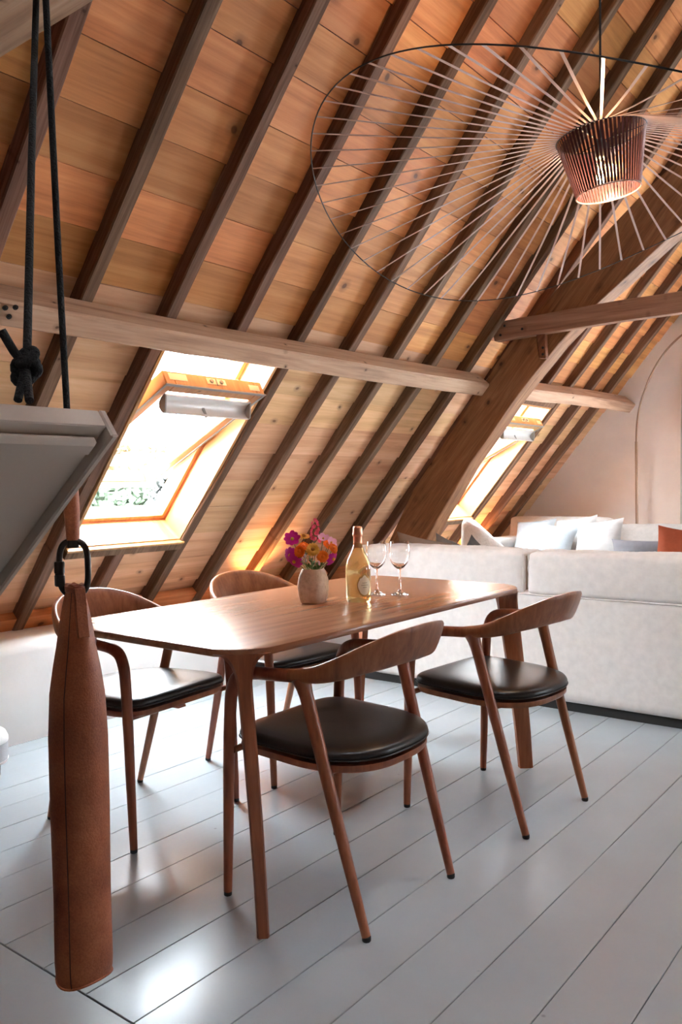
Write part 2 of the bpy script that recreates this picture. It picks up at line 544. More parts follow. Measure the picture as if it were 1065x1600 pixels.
# portals that guide the skylight through the modelled openings
def portal(c, xdir, ydir, sx, sy):
    ld = bpy.data.lights.new('window_daylight', 'AREA')
    ld.shape = 'RECTANGLE'; ld.size = sx; ld.size_y = sy
    ld.cycles.is_portal = True
    o = bpy.data.objects.new('window_daylight', ld); COL.objects.link(o)
    x = Vector(xdir).normalized(); y = Vector(ydir).normalized(); z = x.cross(y)
    o.matrix_world = Matrix(((x.x, y.x, z.x, c[0]), (x.y, y.y, z.y, c[1]), (x.z, y.z, z.z, c[2]), (0, 0, 0, 1)))
    return o


for (a, b) in W_OPEN:
    c = RP((a + b) / 2, (WS0 + WS1) / 2, -0.42)
    portal(c, (0, 1, 0), (CS, 0, SN), 1.0, 1.5)     # light leaves along -z = into the room
portal(mir((RW[0] + RW[1]) / 2, (RW[2] + RW[3]) / 2, -0.21), (0, -1, 0), (-CS, 0, SN), RW[1] - RW[0], RW[3] - RW[2])
portal(((BW_[0] + BW_[1]) / 2, Y1 + .21, (BW_[2] + BW_[3]) / 2), (1, 0, 0), (0, 0, 1), BW_[1] - BW_[0], BW_[3] - BW_[2])

# ---- floor : painted planks along the room, border boards across
floor = tag(MB().box((-4.1, Y0, -0.16), (EX, Y1, -0.03)).mesh('floor', M['dark_joint']) and link('floor', bpy.data.meshes['floor']), 'pale grey painted plank floor', 'floor', kind='structure')
PW = 0.1738
xk = -1.461
HOLE = (-2.66, -1.02, 0.06, 0.82)
n0 = int((xk - LWX) / PW) + 1
for i in range(-n0, 36):
    a = xk + i * PW; b = a + PW
    a = max(a, LWX + 0.001)
    if b - a < 0.01 or a > EX - 0.36: continue
    MB().box((a + .0011, 1.1125, -0.03), (b - .0011, Y1, random.uniform(-0.0006, 0.0006))).build('floor_plank', M['floor'], floor, bevel=0.0012, seg=1)
yb = 1.1085
for j in range(18):
    y1_, y0_ = yb - j * 0.242, yb - (j + 1) * 0.242 + .0025
    if y0_ < Y0: break
    segs = [(LWX + .001, EX - .36)]
    if y0_ < HOLE[3] and y1_ > HOLE[2]: segs = [(LWX + .001, HOLE[0]), (HOLE[1], EX - .36)]
    for (p, q) in segs:
        MB().box((p, y0_, -0.03), (q, y1_, 0.0)).build('floor_plank', M['floor'], floor, bevel=0.0012, seg=1)

# ------------------------------------------------------------------ roof windows
def roof_window(idx, y_shift, label):
    root = tag(empty('window_%d' % idx, RP(2.717 + y_shift, WS0, 0)), label, 'skylight', kind='structure')
    inv = Matrix.Translation(-root.location)
    Q = lambda Y, s, o: inv @ RP(Y + y_shift, s, o)
    ya, yb_ = W_OPEN[0]
    m = MB()
    m.box((ya, WS0, -0.215), (ya + .018, WS1, -0.012), Q); m.box((yb_ - .018, WS0, -0.215), (yb_, WS1, -0.012), Q)
    m.box((ya + .018, WS0, -0.215), (yb_ - .018, WS0 + .018, -0.012), Q); m.box((ya + .018, WS1 - .018, -0.215), (yb_ - .018, WS1, -0.012), Q)
    m.build('lining', M['pine'], root)
    # outer frame
    a, b, s0, s1 = ya + .018, yb_ - .018, WS0 + .018, WS1 - .018
    m = MB()
    for (p, q, r, t) in ((a, a + .028, s0, s1), (b - .028, b, s0, s1), (a + .028, b - .028, s0, s0 + .028), (a + .028, b - .028, s1 - .028, s1)):
        m.box((p, r, -0.27), (q, t, -0.18), Q)
    m.build('frame', M['pine'], root)
    m = MB()
    for (p, q, r, t) in ((b - .004, b - .0001, s0, s1), (a + .0001, a + .004, s0, s1), (a, b, s0 + .0001, s0 + .004)):
        m.box((p, r, -0.1795), (q, t, -0.172), Q)
    m.build('gasket', M['leather'], root)
    # sash turned about its middle
    ps, po, al = 1.118, -0.190, R_(24)
    S = lambda Y, u, v: Q(Y, ps + u * math.cos(al) - v * math.sin(al), po + u * math.sin(al) + v * math.cos(al))
    ja, jb = a + .034, b - .034
    m = MB()
    for (p, q, r, t) in ((ja, ja + .055, -.53, .50), (jb - .055, jb, -.53, .50), (ja + .055, jb - .055, .435, .50), (ja + .055, jb - .055, -.53, -.455)):
        m.box((p, r, -.035), (q, t, .035), S)
    sash = m.build('sash', M['pine'], root, bevel=0.004, seg=1)
    MB().box((ja + .05, -.46, -.022), (jb - .05, .44, -.014), S).build('pane', M['pane'], sash)
    m = MB()
    m.box((ja - .004, .488, .0352), (jb + .004, .503, .040), S)
    m.box((ja - .004, -.53, .0352), (ja + .008, .488, .040), S); m.box((jb - .008, -.53, .0352), (jb + .004, .488, .040), S)
    m.build('seal', M['seal'], sash)
    # control bar: a hollow channel hung under the top rail
    prof = [(.425, .036), (.395, .040), (.372, .050), (.362, .070), (.366, .094), (.374, .110), (.380, .108), (.373, .090), (.371, .072), (.380, .056), (.400, .047), (.425, .043)]
    secs = [[S(y, u, v) for (u, v) in prof] for y in (ja + .045, jb - .035)]
    bar = MB().loft(secs).build('control_bar', M['grey_metal'], sash, smooth=40)
    for y in (ja + .043, jb - .043):
        MB().prism(prof[:6] + [(.39, .108), (.425, .05)], lambda u, v: S(y, u, v), lambda u, v: S(y + .008, u, v)).build('end_cap', M['seal'], bar)
    MB().box((2.70, .366, .048), (2.715, .376, .112), S).build('bar_bracket', M['seal'], bar)
    # plates on the visible top edge of the sash
    T = lambda Y, v, u: S(Y, u, v)
    pl = MB().box((2.655, -.018, .5003), (2.775, .012, .5035), lambda Y, v, u: S(Y, u, v)).build('latch_plate', M['plate'], sash)
    for y in (2.683, 2.745):
        MB().lathe([(.011, 0), (.011, .005), (.008, .006)], 12, fn=lambda x, yy, z: S(y + x, .5036 + z, yy - .003)).build('screw', M['steel'], sash)
    MB().box((2.712, -.02, .5036), (2.718, .018, .506), lambda Y, v, u: S(Y, u, v)).build('latch_slot', M['steel'], sash)
    MB().box((2.43, -.022, .5003), (2.535, .012, .502), lambda Y, v, u: S(Y, u, v)).build('data_plate', M['plate'], sash)
    MB().box((2.93, -.01, .5003), (3.0, .02, .502), lambda Y, v, u: S(Y, u, v)).build('data_plate', M['plate'], sash)
    MB().tube([S(2.70, .36, .0), S(2.70, -.30, .0)], .0028, 6).build('pull_cord', M['black'], sash)
    # trimmers fixed between the rafters
    MB().box((ya - .006, WS0 - .045, -0.064), (yb_ + .006, WS0 - .0005, 0.012), Q).build('sill', M['rafter'], root, bevel=0.003, seg=1)
    MB().box((ya - .006, WS0 - .0004, -0.013), (yb_ + .006, WS0 + .012, 0.012), Q).build('sill_board', M['pine'], root)
    MB().box((ya - .006, WS1 + .0005, -0.064), (yb_ + .006, WS1 + .05, -0.006), Q).build('header', M['rafter'], root)
    return root


roof_window(1, 0.0, 'pine roof window tilted open beside the white hatch')
roof_window(2, 3.288, 'narrow-looking pine roof window tilted open behind the big truss')


def plain_window(idx, fn, y0, y1, s0, s1, label):
    root = tag(empty('window_%d' % idx, fn((y0 + y1) / 2, s0, -0.1)), label, 'window', kind='structure')
    inv = Matrix.Translation(-root.location); Q = lambda *p: inv @ Vector(fn(*p))
    m = MB()
    for (p, q, r, t) in ((y0, y0 + .05, s0, s1), (y1 - .05, y1, s0, s1), (y0 + .05, y1 - .05, s0, s0 + .05), (y0 + .05, y1 - .05, s1 - .05, s1), ((y0 + y1) / 2 - .025, (y0 + y1) / 2 + .025, s0 + .05, s1 - .05)):
        m.box((p, r, -0.17), (q, t, -0.08), Q)
    m.build('frame', M['pine'], root)
    m = MB(); m.box((y0 + .05, s0 + .05, -.13), (y1 - .05, s1 - .05, -.124), Q); m.build('pane', M['pane'], root)


plain_window(3, mir, RW[0], RW[1], RW[2], RW[3], 'small unseen skylight added in the opposite roof slope to brighten the gable wall')
plain_window(4, lambda x, z, o: Vector((x, Y1 + .02 - o, z)), BW_[0], BW_[1], BW_[2], BW_[3], 'tall gable window beyond the grey curtain, out of view')

# ------------------------------------------------------------------ truss
TY0, TY1 = 4.90, 5.06
LOW = [(-3.30, 0.0), (-3.20, 0.40), (-3.063, .777), (-2.966, .936), (-2.86, 1.086), (-2.713, 1.305), (-2.595, 1.445), (-2.402, 1.687), (-2.281, 1.822), (-2.181, 1.925), (-2.085, 2.028), (-2.0, 2.101), (-1.841, 2.238), (-1.736, 2.315), (-1.354, 2.602), (-0.9, 2.93)]
UP = [(-0.9, 3.36), (-1.353, 2.988), (-1.559, 2.84), (-1.708, 2.717), (-1.855, 2.595), (-2.044, 2.415), (-2.155, 2.31), (-2.418, 2.062), (-2.531, 1.927), (-2.60, 1.83), (-2.708, 1.71), (-3.161, 1.142), (-3.379, .762), (-3.62, 0.40), (-3.70, 0.0)]


def truss(dy, name_extra, label, rope_side=False):
    root = tag(empty('roof_truss', (-3.4, TY0 + dy, 0)), label, 'roof truss', kind='structure')
    o = root.location
    poly = LOW + UP
    n = len(poly)
    m = MB()
    rnd = random.Random(3)
    fa = lambda x, z: (x - o.x, TY0 + dy - o.y, z)
    fb = lambda x, z: (x - o.x, TY1 + dy - o.y, z)
    m.prism(poly, fa, fb)
    m.build('blade', M['truss'], root, bevel=0.008, seg=2)
    # collar pegged onto the near face
    m = MB()
    prof = [(-2.506, 2.134), (-2.494, 2.081), (-1.715, 2.103), (-0.6, 2.108), (2.9, 2.108), (2.9, 2.223), (-0.6, 2.223), (-1.715, 2.224), (-2.446, 2.203)]
    m.prism(prof, lambda x, z: (x - o.x, TY0 - 0.062 + dy - o.y, z), lambda x, z: (x - o.x, TY0 - 0.0005 + dy - o.y, z))
    m.build('collar', M['timber2'], root, bevel=0.004, seg=1)
    m = MB().prism([(-2.214, 2.09), (-2.198, 1.944), (-2.152, 1.938), (-2.158, 2.09)], lambda x, z: (x - o.x, TY0 - 0.045 + dy - o.y, z), lambda x, z: (x - o.x, TY0 - 0.0005 + dy - o.y, z))
    m.build('batten', M['truss'], root, bevel=0.003, seg=1)
    for (x, z) in ((-2.45, 2.115), (-2.42, 2.17), (-2.30, 2.135), (-2.17, 2.005), (-2.17, 1.965)):
        MB().lathe([(.008, 0), (.008, .004), (.004, .006)], 10, fn=lambda a, b, c: (x + a - o.x, TY0 - .062 - c + dy - o.y if z > 2.05 else TY0 - .045 - c + dy - o.y, z + b)).build('bolt', M['black'], root)
    return root


M['timber3'] = wood('tie_beam_timber', (0.28, 0.155, 0.10), (0.50, 0.31, 0.205), (0.62, 0.42, 0.295), grain=(1.3, 22, 22), rough=0.7, var=0.02, knots=0.7, kscale=4, spec=0.2, bump=0.5)
M['timber2'] = wood('collar_beam_timber', (0.18, 0.088, 0.05), (0.34, 0.185, 0.112), (0.45, 0.265, 0.172), grain=(1.6, 26, 26), rough=0.75, var=0.02, knots=2.0, kdim='3D', kscale=6, spec=0.2, bump=0.5)
truss(0, '', 'curved dark cruck truss with a pale collar beam over the sofa')
# nearer truss: only the underside of its collar shows in the top left corner
m = MB().box((-2.05, 0.86, 2.106), (2.6, 1.0, 2.24))
tag(m.build('tie_beam', M['timber3'] if 'timber3' in M else M['timber2'], bevel=0.005, seg=1), 'pale tie beam in the top left corner above the hatch ropes', 'beam', kind='structure')

# ------------------------------------------------------------------ floor hatch, ropes, counterweight
hy1, hy0 = 0.786, 0.06
ht = Vector((-1.064, 0, 1.267)); ang = R_(37.7)
HU = Vector((math.cos(ang), 0, math.sin(ang)))      # up along the hatch
HN = Vector((math.sin(ang), 0, -math.cos(ang)))     # underside normal
hinge = ht - HU * 2.05
hr = tag(empty('floor_hatch', (hinge.x, 0.43, 0)), 'white painted floor hatch propped open on ropes at the left edge', 'hatch')
HQ = lambda Y, u, v: tuple(ht + HU * u + HN * v + Vector((0, Y, 0)) - hr.location)
HL = 2.05
for j in range(4):
    a = hy0 + (hy1 - hy0) * j / 4; b = hy0 + (hy1 - hy0) * (j + 1) / 4
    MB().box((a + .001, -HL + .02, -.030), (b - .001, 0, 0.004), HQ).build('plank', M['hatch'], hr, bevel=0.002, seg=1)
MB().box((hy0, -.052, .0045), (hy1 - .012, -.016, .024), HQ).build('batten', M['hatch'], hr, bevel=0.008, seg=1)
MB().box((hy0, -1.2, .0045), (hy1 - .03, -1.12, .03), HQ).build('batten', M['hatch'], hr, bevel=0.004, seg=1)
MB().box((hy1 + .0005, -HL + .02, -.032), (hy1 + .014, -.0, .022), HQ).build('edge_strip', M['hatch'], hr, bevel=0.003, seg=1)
MB().prism([(-.155, .004), (-.125, .008), (-.10, .012), (-.108, .019), (-.14, .016)], lambda u, v: HQ(hy1 + .0145, u, v), lambda u, v: HQ(hy1 + .018, u, v)).build('chipped_spot', M['truss'], hr)
# stair well below
m = MB()
m.box((HOLE[0] - .03, HOLE[2] - .03, -2.2), (HOLE[0], HOLE[3] + .03, -.16)); m.box((HOLE[1], HOLE[2] - .03, -2.2), (HOLE[1] + .03, HOLE[3] + .03, -.16))

BAGD = 1.55
bx = lambda x, y: at_depth(x, y, BAGD)
bot = bx(131, 1516)
BX, BY = -1.335, 0.903
# lead rope of the counterweight: vertical
zt = 2.104
rt = tag(empty('counterweight_rope', (BX, BY, 1.2)), 'black rope and leather strap dropping straight to the carabiner', 'rope')
q0 = bx(103, 740); q1 = bx(108, 846)
MB().tube([(0, 0, .02), (-.010, -.006, .4), (-.022, -.012, zt - 1.2)], .006, 10).build('cord', M['rope'], rt, smooth=60)
sp = [(BX, BY, 1.25), (BX + .002, BY, 1.13), (BX + .004, BY, 1.09), (BX + .004, BY, 1.075)]
m = MB(); m.tube([Vector(p) - rt.location for p in sp], [.012, .0145, .0125, .0115], 12); m.build('strap_sleeve', M['leather'], rt, smooth=60)
# hatch rope with knot
hp = Vector(HQ(0.60, -.012, -.031)) + hr.location
top1 = Vector((-1.434, 0.922, zt))
k0 = at_depth(40, 572, 1.17)
rp = tag(empty('hatch_rope', hp), 'knotted black rope holding the top of the white hatch', 'rope')
lo = lambda p: Vector(p) - rp.location
MB().tube([lo(k0 + Vector((0.004, 0, 0.01))), lo(k0.lerp(top1, .5) + Vector((.0, 0, 0))), lo(top1)], .006, 10).build('cord', M['rope'], rp, smooth=60)
e1 = at_depth(28, 625, 1.13); e2 = at_depth(46, 626, 1.12)
MB().tube([lo(k0), lo(e1)], .006, 10).build('cord', M['rope'], rp, smooth=60)
MB().tube([lo(k0), lo(e2)], .006, 10).build('cord', M['rope'], rp, smooth=60)
tl = at_depth(2, 516, 1.15)
MB().tube([lo(tl), lo(tl.lerp(k0, .5) + Vector((0, 0, -.004))), lo(k0)], .0062, 10).build('rope_tail', M['rope'], rp, smooth=60)
m = MB()
for (dx, dy_, sc_, tilt) in ((0, 0, .0165, .4), (.006, .012, .0155, -.5), (-.004, -.012, .0155, .2), (.004, -.003, .018, 1.2)):
    ring = []
    c = lo(k0) + Vector((dx * .6, 0, dy_))
    for i in range(17):
        a = 2 * PI * i / 16
        v = Vector((math.cos(a) * .55, math.cos(a) * .5, math.sin(a) * .75)) * sc_
        v = Matrix.Rotation(tilt, 3, 'Y') @ v + Vector((0, math.sin(a) * .006, 0))
        ring.append(c + v)
    m.tube(ring, .0072, 10, cap=False)
m.build('knot', M['rope'], rp, smooth=60)

# carabiner
cc = bx(108, 886)
cr = tag(empty('carabiner', (BX + .004, BY, cc.z)), 'black screw-gate carabiner above the leather bag', 'carabiner')
hw, hh = .0265, .050
path = []
for i in range(49):
    a = 2 * PI * i / 48
    x = hw * (abs(math.cos(a)) ** .75) * (1 if math.cos(a) >= 0 else -1)
    z = hh * (abs(math.sin(a)) ** .6) * (1 if math.sin(a) >= 0 else -1)
    path.append((x * .79, x * .61, z))
MB().tube(path, .0058, 10, cap=False).build('ring', M['metal_black'], cr, smooth=60)
m = MB(); m.lathe([(.008, -.03), (.0095, -.028), (.0095, -.01), (.0085, -.009), (.0085, -.006), (.0095, -.005), (.0095, .014), (.008, .016)], 14, c=(-hw * .79, -hw * .61, -.004))
m.build('gate_sleeve', M['metal_black'], cr, smooth=40)
MB().tube([(0, 0, hh + .012), (0, .0, hh - .013)], [.0115, .0105], 12).build('strap_loop', M['metal_black'], cr, smooth=60)

# leather counterweight bag
bz = bot.z
bag = tag(empty('leather_bag', (BX + .006, BY, bz)), 'tall cognac leather sand bag hanging at the left', 'bag')
px = lambda y: bx(120, y).z - bz
prof = [(.030, -.012), (.049, -.010), (.0515, .004), (.0525, .02), (.0515, px(1400)), (.0535, px(1250)), (.0535, px(1150)), (.0495, px(1080)), (.044, px(1040)), (.038, px(1008)), (.0325, px(972)), (.0265, px(945)), (.0215, px(928)), (.019, px(918)), (.0205, px(912)), (.017, px(911))]
secs = []
for (r, z) in prof:
    q = []
    taper = max(0, min(1, (z - px(1080)) / (px(915) - px(1080))))
    for k in range(40):
        a = 2 * PI * k / 40
        rr = r * (1 + .05 * taper * math.cos(6 * a + .5) + .010 * math.cos(3 * a + 1))
        q.append((rr * math.cos(a), rr * math.sin(a) * (1 - .28 * taper), z + (.006 * math.cos(2 * a) if z < 0.01 else 0) + taper * .002 * math.cos(5 * a)))
    secs.append(q)
MB().loft(secs).build('bag_body', M['leather'], bag, smooth=60)
va = math.atan2(-BY, -BX)                              # towards the viewer
sa = va - R_(28)
m = MB()
path = []
for (r, z) in prof[1:-2]: path.append((r * 1.012 * math.cos(sa), r * 1.012 * math.sin(sa) * (1 - .28 * max(0, min(1, (z - px(1080)) / (px(915) - px(1080))))), z))
m.tube(path, .0011, 6); m.build('seam', M['leather_dark'], bag)
m = MB(); path = [((.0500) * math.cos(2 * PI * i / 32), .0500 * math.sin(2 * PI * i / 32), -.008 + .006 * math.cos(4 * PI * i / 32)) for i in range(33)]
m.tube(path, .0022, 6, cap=False); m.build('bottom_hem', M['leather'], bag, smooth=60)
ta = va + R_(18)
secs = []
for (r, z, wd) in ((.0215, px(916), .010), (.0265, px(930), .010), (.0305, px(955), .0105), (.036, px(980), .0105), (.0395, px(990), .0105)):
    c = Vector((r * math.cos(ta), r * math.sin(ta) * .82, z)); tn = Vector((-math.sin(ta), math.cos(ta), 0)); nn = Vector((math.cos(ta), math.sin(ta), 0.2))
    secs.append([c + tn * wd + nn * .003, c - tn * wd + nn * .003, c - tn * wd - nn * .006, c + tn * wd - nn * .006])
MB().loft(secs).build('tab', M['leather'], bag, bevel=0.001, seg=1)
secs = []
for (r, z) in ((.0185, px(924)), (.0215, px(922)), (.0215, px(914)), (.0175, px(913))):
    secs.append([(r * math.cos(2 * PI * k / 28), r * .78 * math.sin(2 * PI * k / 28), z) for k in range(28)])
MB().loft(secs).build('collar_band', M['leather'], bag, smooth=60)

# ------------------------------------------------------------------ dining table
TZ = 0.745
tcx, tcy = -1.909, 2.3325
tb = tag(empty('dining_table', (tcx, tcy, 0)), 'walnut dining table with softly flared corner legs', 'table')
HX, HY, CH = 0.421, 0.838, 0.105


def outline(ins, ch):
    hx, hy = HX - ins, HY - ins
    pts = []
    for (sx, sy) in ((1, 1), (-1, 1), (-1, -1), (1, -1)):
        a = (hx, hy - ch); b = (hx - ch, hy); mid = (hx - ch * .40, hy - ch * .40)
        arc = []
        for i in range(9):
            t = i / 8
            x = (1 - t) ** 2 * a[0] + 2 * t * (1 - t) * (2 * mid[0] - .5 * (a[0] + b[0])) + t * t * b[0]
            y = (1 - t) ** 2 * a[1] + 2 * t * (1 - t) * (2 * mid[1] - .5 * (a[1] + b[1])) + t * t * b[1]
            arc.append((x * sx, y * sy))
        if sx * sy < 0: arc.reverse()
        pts += arc
    return pts


secs = []
for (ins, z) in ((.085, TZ - .042), (.070, TZ - .041), (.006, TZ - .0215), (.001, TZ - .020), (0, TZ - .018), (0, TZ - .003), (.001, TZ - .001), (.004, TZ)):
    secs.append([(x, y, z) for (x, y) in outline(ins, CH)])
MB().loft(secs).build('table_top', M['walnut_x'], tb, smooth=30)
for (sx, sy) in ((1, -1), (1, 1), (-1, 1), (-1, -1)):
    U = Vector((sx * .7071, sy * .7071, 0)); V = Vector((-sy * .7071, sx * .7071, 0))
    base = Vector((sx * .431, sy * .790, 0))
    topc = Vector((sx * (HX - CH * .40 - .012), sy * (HY - CH * .40 - .012), 0))
    secs = []
    zs = [0, .15, .3, .45, .55, .60, .63, .655, .675, .69, .702, .712, .720, .726, .7295, TZ - .014]
    for z in zs:
        t = z / .73
        c = base.lerp(topc, min(1, t ** 1.3))
        uo = .021 - .004 * t                # outer face
        ui = .034 + .030 * t                # inner reach along the diagonal
        f = max(0.0, (z - .645) / (TZ - .014 - .645))
        wv = .0165 + .004 * t + 0.056 * (1 - math.sqrt(max(0, 1 - f * f)))
        wi = .013 + .05 * max(0, f) ** 3
        sec = [c + U * uo + V * (wv * .72), c + U * (uo - .008) + V * wv, c + U * (uo - .026) + V * (wv * .95), c - U * ui + V * wi,
               c - U * ui - V * wi, c + U * (uo - .026) - V * (wv * .95), c + U * (uo - .008) - V * wv, c + U * uo - V * (wv * .72)]
        secs.append([p + Vector((0, 0, z)) for p in sec])
    MB().loft(secs).build('leg', M['walnut'], tb, smooth=38)

# ------------------------------------------------------------------ chairs
def make_chair():
    root = empty('dining_chair')
    for sy in (1, -1):
        p = [(.235, .253 * sy, .012), (.228, .2525 * sy, .20), (.221, .252 * sy, .40), (.212, .251 * sy, .55), (.203, .250 * sy, .60), (.184, .249 * sy, .634), (.150, .248 * sy, .650), (.10, .247 * sy, .656), (.04, .246 * sy, .660), (-.02, .243 * sy, .664), (-.05, .240 * sy, .667)]
        rs = [.0125, .0152, .0172, .0182, .0186, .019, .019, .0185, .018, .0185, .018]
        pp = spline(p, 34); rr = np.interp(np.linspace(0, 10, 34), range(11), rs)
        MB().tube(pp, list(rr), 12).build('front_leg_and_arm', M['walnut'], root, smooth=60)
        q = [(-.226, .213 * sy, .012), (-.165, .2185 * sy, .22), (-.105, .2245 * sy, .43), (-.056, .231 * sy, .605), (-.040, .236 * sy, .660)]
        MB().tube(spline(q, 14), list(np.interp(np.linspace(0, 4, 14), range(5), [.0122, .0155, .018, .0190, .027])), 12).build('rear_leg', M['walnut'], root, smooth=60)
        for (x, y) in ((.235, .253 * sy), (-.2268, .2127 * sy)):
            MB().lathe([(.0105, 0), (.0118, .002), (.0118, .0122)], 12, c=(x, y, 0)).build('foot_cap', M['rubber'], root, smooth=40)
    # back rail: one bent piece from arm to arm
    half = [(-.012, .246, .664), (-.085, .240, .674), (-.150, .222, .694), (-.205, .178, .718), (-.244, .105, .735), (-.262, 0, .742)]
    ctl = half + [(x, -y, z) for (x, y, z) in reversed(half[:-1])]
    hts = [.0185, .023, .034, .048, .056, .058]; hts = hts + hts[-2::-1]
    ths = [.0180, .0165, .014, .0120, .0105, .0100]; ths = ths + ths[-2::-1]
    N = 61
    C = [Vector(p) for p in spline(ctl, N)]
    H = np.interp(np.linspace(0, 10, N), range(11), hts); T = np.interp(np.linspace(0, 10, N), range(11), ths)
    secs = []
    for i in range(N):
        t = (C[min(i + 1, N - 1)] - C[max(i - 1, 0)]); t.z = 0; t.normalize()
        nn = Vector((-t.y, t.x, 0))          # outward or inward
        k = min(1.0, (H[i] - .0185) / .03)
        up = (Vector((0, 0, 1)) - Vector((1, 0, 0)) * .40 * k).normalized()
        e = 2.0 + 1.5 * k
        sec = []
        for j in range(18):
            a = 2 * PI * j / 18; ca, sa_ = math.cos(a), math.sin(a)
            cx = math.copysign(abs(ca) ** (2 / e), ca) * T[i]; cy = math.copysign(abs(sa_) ** (2 / (2.0 + .3 * k)), sa_) * H[i]
            sec.append(C[i] + nn * cx + up * cy)
        secs.append(sec)
    MB().loft(secs).build('backrest', M['walnut'], root, smooth=50)
    # seat
    def seat_outline(k=1.0, n=56):
        pts = []
        for i in range(n):
            a = 2 * PI * i / n
            c, s = math.cos(a), math.sin(a)
            if c >= 0: x = .236 * abs(c) ** .30
            else: x = -.222 * abs(c) ** .90
            wy = .240
            y = math.copysign(abs(s) ** (.30 if c >= 0 else .72), s) * wy
            pts.append((x * k + .002 * (1 - k), y * k))
        return pts
    zf = lambda x: .442 + .030 * (x + .02)
    secs = []
    for (k, dz) in ((.90, -.028), (.965, -.026), (.985, -.020), (.985, -.006)):
        secs.append([(x, y, zf(x) + dz) for (x, y) in seat_outline(k)])
    MB().loft(secs).build('seat_frame', M['walnut'], root, smooth=40)
    secs = []
    for (k, dz) in ((.97, -.006), (.995, -.002), (1.0, .006), (.992, .013), (.97, .0185), (.92, .0225), (.8, .0255), (.6, .026), (.35, .0245), (.12, .023), (.02, .0228)):
        secs.append([(x, y, zf(x) + dz + .012) for (x, y) in seat_outline(k)])
    seat = MB().loft(secs).build('seat', M['leather_seat'], root, smooth=70)
    MB().tube([(x, y, zf(x) + .0085) for (x, y) in seat_outline(1.003)] + [(seat_outline(1.003)[0][0], 0, zf(.236) + .0085)], .0022, 6, cap=False).build('piping', M['leather_seat'], seat, smooth=60)
    MB().box((-.19, -.018, .408), (.215, .018, .4165)).build('cross_rail', M['walnut'], root)
    MB().tube([(-.108, .222, .415), (-.125, .12, .416), (-.125, -.12, .416), (-.108, -.222, .415)], .010, 8).build('cross_rail', M['walnut'], root, smooth=60)
    MB().tube([(.205, .25, .425), (.205, -.25, .425)], .010, 8).build('cross_rail', M['walnut'], root, smooth=60)
    return root


proto = make_chair()
chairs = [(-1.4695, 1.8905, 180.0, 'walnut armchair with black seat, nearest the viewer at the table'),
          (-1.392, 2.715, 175.5, 'walnut armchair with black seat beside the right end of the table, nearest the sofa'),
          (-2.405, 1.885, 5.0, 'walnut armchair half hidden behind the leather bag, under the open skylight'),
          (-2.378, 2.610, -5.0, 'walnut armchair behind the flower vase, on the roof side of the table')]
for i, (x, y, rz, lab) in enumerate(chairs):
    o = proto if i == 0 else copy_tree(proto)
    o.location = (x, y, 0); o.rotation_euler = (0, 0, R_(rz))
    tag(o, lab, 'chair', 'chairs around the dining table')

# ------------------------------------------------------------------ soft things
def cube_grid(n):
    """cube surface points, coordinates in [-1,1]"""
    idx = {}; vs = []; fs = []
    def vid(p):
        k = tuple(round(c, 5) for c in p)
        if k not in idx: idx[k] = len(vs); vs.append(p)
        return idx[k]
    for ax in range(3):
        for sg in (-1, 1):
            for i in range(n):
                for j in range(n):
                    q = []
                    for (a, b) in ((i, j), (i + 1, j), (i + 1, j + 1), (i, j + 1)):
                        p = [0, 0, 0]; p[ax] = sg; p[(ax + 1) % 3] = -1 + 2 * a / n; p[(ax + 2) % 3] = -1 + 2 * b / n
                        q.append(vid(tuple(p)))
                    fs.append(tuple(q))
    return vs, fs


CG = cube_grid(22)
CGF = cube_grid(54)


def cushion(size, rnd=.05, puff=.0, wr=.006, seed=0, fq=9.0, pleat=0.0):
    """rounded, slightly wrinkled block centred at the origin"""
    vs, fs = CGF if pleat else CG
    hx, hy, hz = (s / 2 for s in size)
    out = []
    for p in vs:
        q = [p[0] * hx, p[1] * hy, p[2] * hz]
        lim = (hx - rnd, hy - rnd, hz - rnd)
        core = [max(-l, min(l, c)) for c, l in zip(q, lim)]
        d = Vector((q[0] - core[0], q[1] - core[1], q[2] - core[2]))
        if d.length > 1e-6: d = d.normalized() * rnd
        v = Vector(core) + d
        bul = puff * ((1 - p[0] ** 2) * (1 - p[2] ** 2) * (1 if abs(p[1]) > .98 else 0) * p[1])
        v.y += bul
        v.z += puff * .5 * (1 - p[0] ** 2) * (1 - p[1] ** 2) * (p[2] if abs(p[2]) > .98 else 0)
        nv = noise.noise(Vector((v.x * fq + seed * 7.1, v.y * fq, v.z * fq * .5)))
        n2 = noise.noise(Vector((v.x * fq * 3 + seed, v.y * fq * 2, v.z * fq * 1.2)))
        v += v.normalized() * (wr * nv + wr * .5 * n2)
        if pleat:
            e_ = max(0.0, 1 - abs(v.z - hz + .02) / .075) * max(0.0, min(1, (hy * .2 - v.y) / (hy * .8)) if v.z < hz - .02 else 1)
            fo = noise.noise(Vector((v.x * 13 + v.z * 20 - v.y * 12 + seed * 5, seed, 1.5))) + .6 * noise.noise(Vector((v.x * 29 + v.z * 33 - v.y * 18, seed, 4.5)))
            v += Vector((0, -.4, .9)) * pleat * fo * e_
        out.append(v)
    return MB().add(out, fs)


# front sofa, seen from behind
SX0, SX1, SYB = -2.98, 0.36, 3.992
so = tag(empty('sofa', ((SX0 + SX1) / 2, 4.48, 0)), 'long white linen sofa seen from behind, back to the dining table', 'sofa')
L = lambda p: Vector(p) - so.location


def placed(mb_, name, mat, c, parent, rot=None, smooth=60, **kw):
    o = mb_.build(name, mat, parent, smooth=smooth, **kw)
    o.location = c
    if rot: o.rotation_euler = rot
    return o


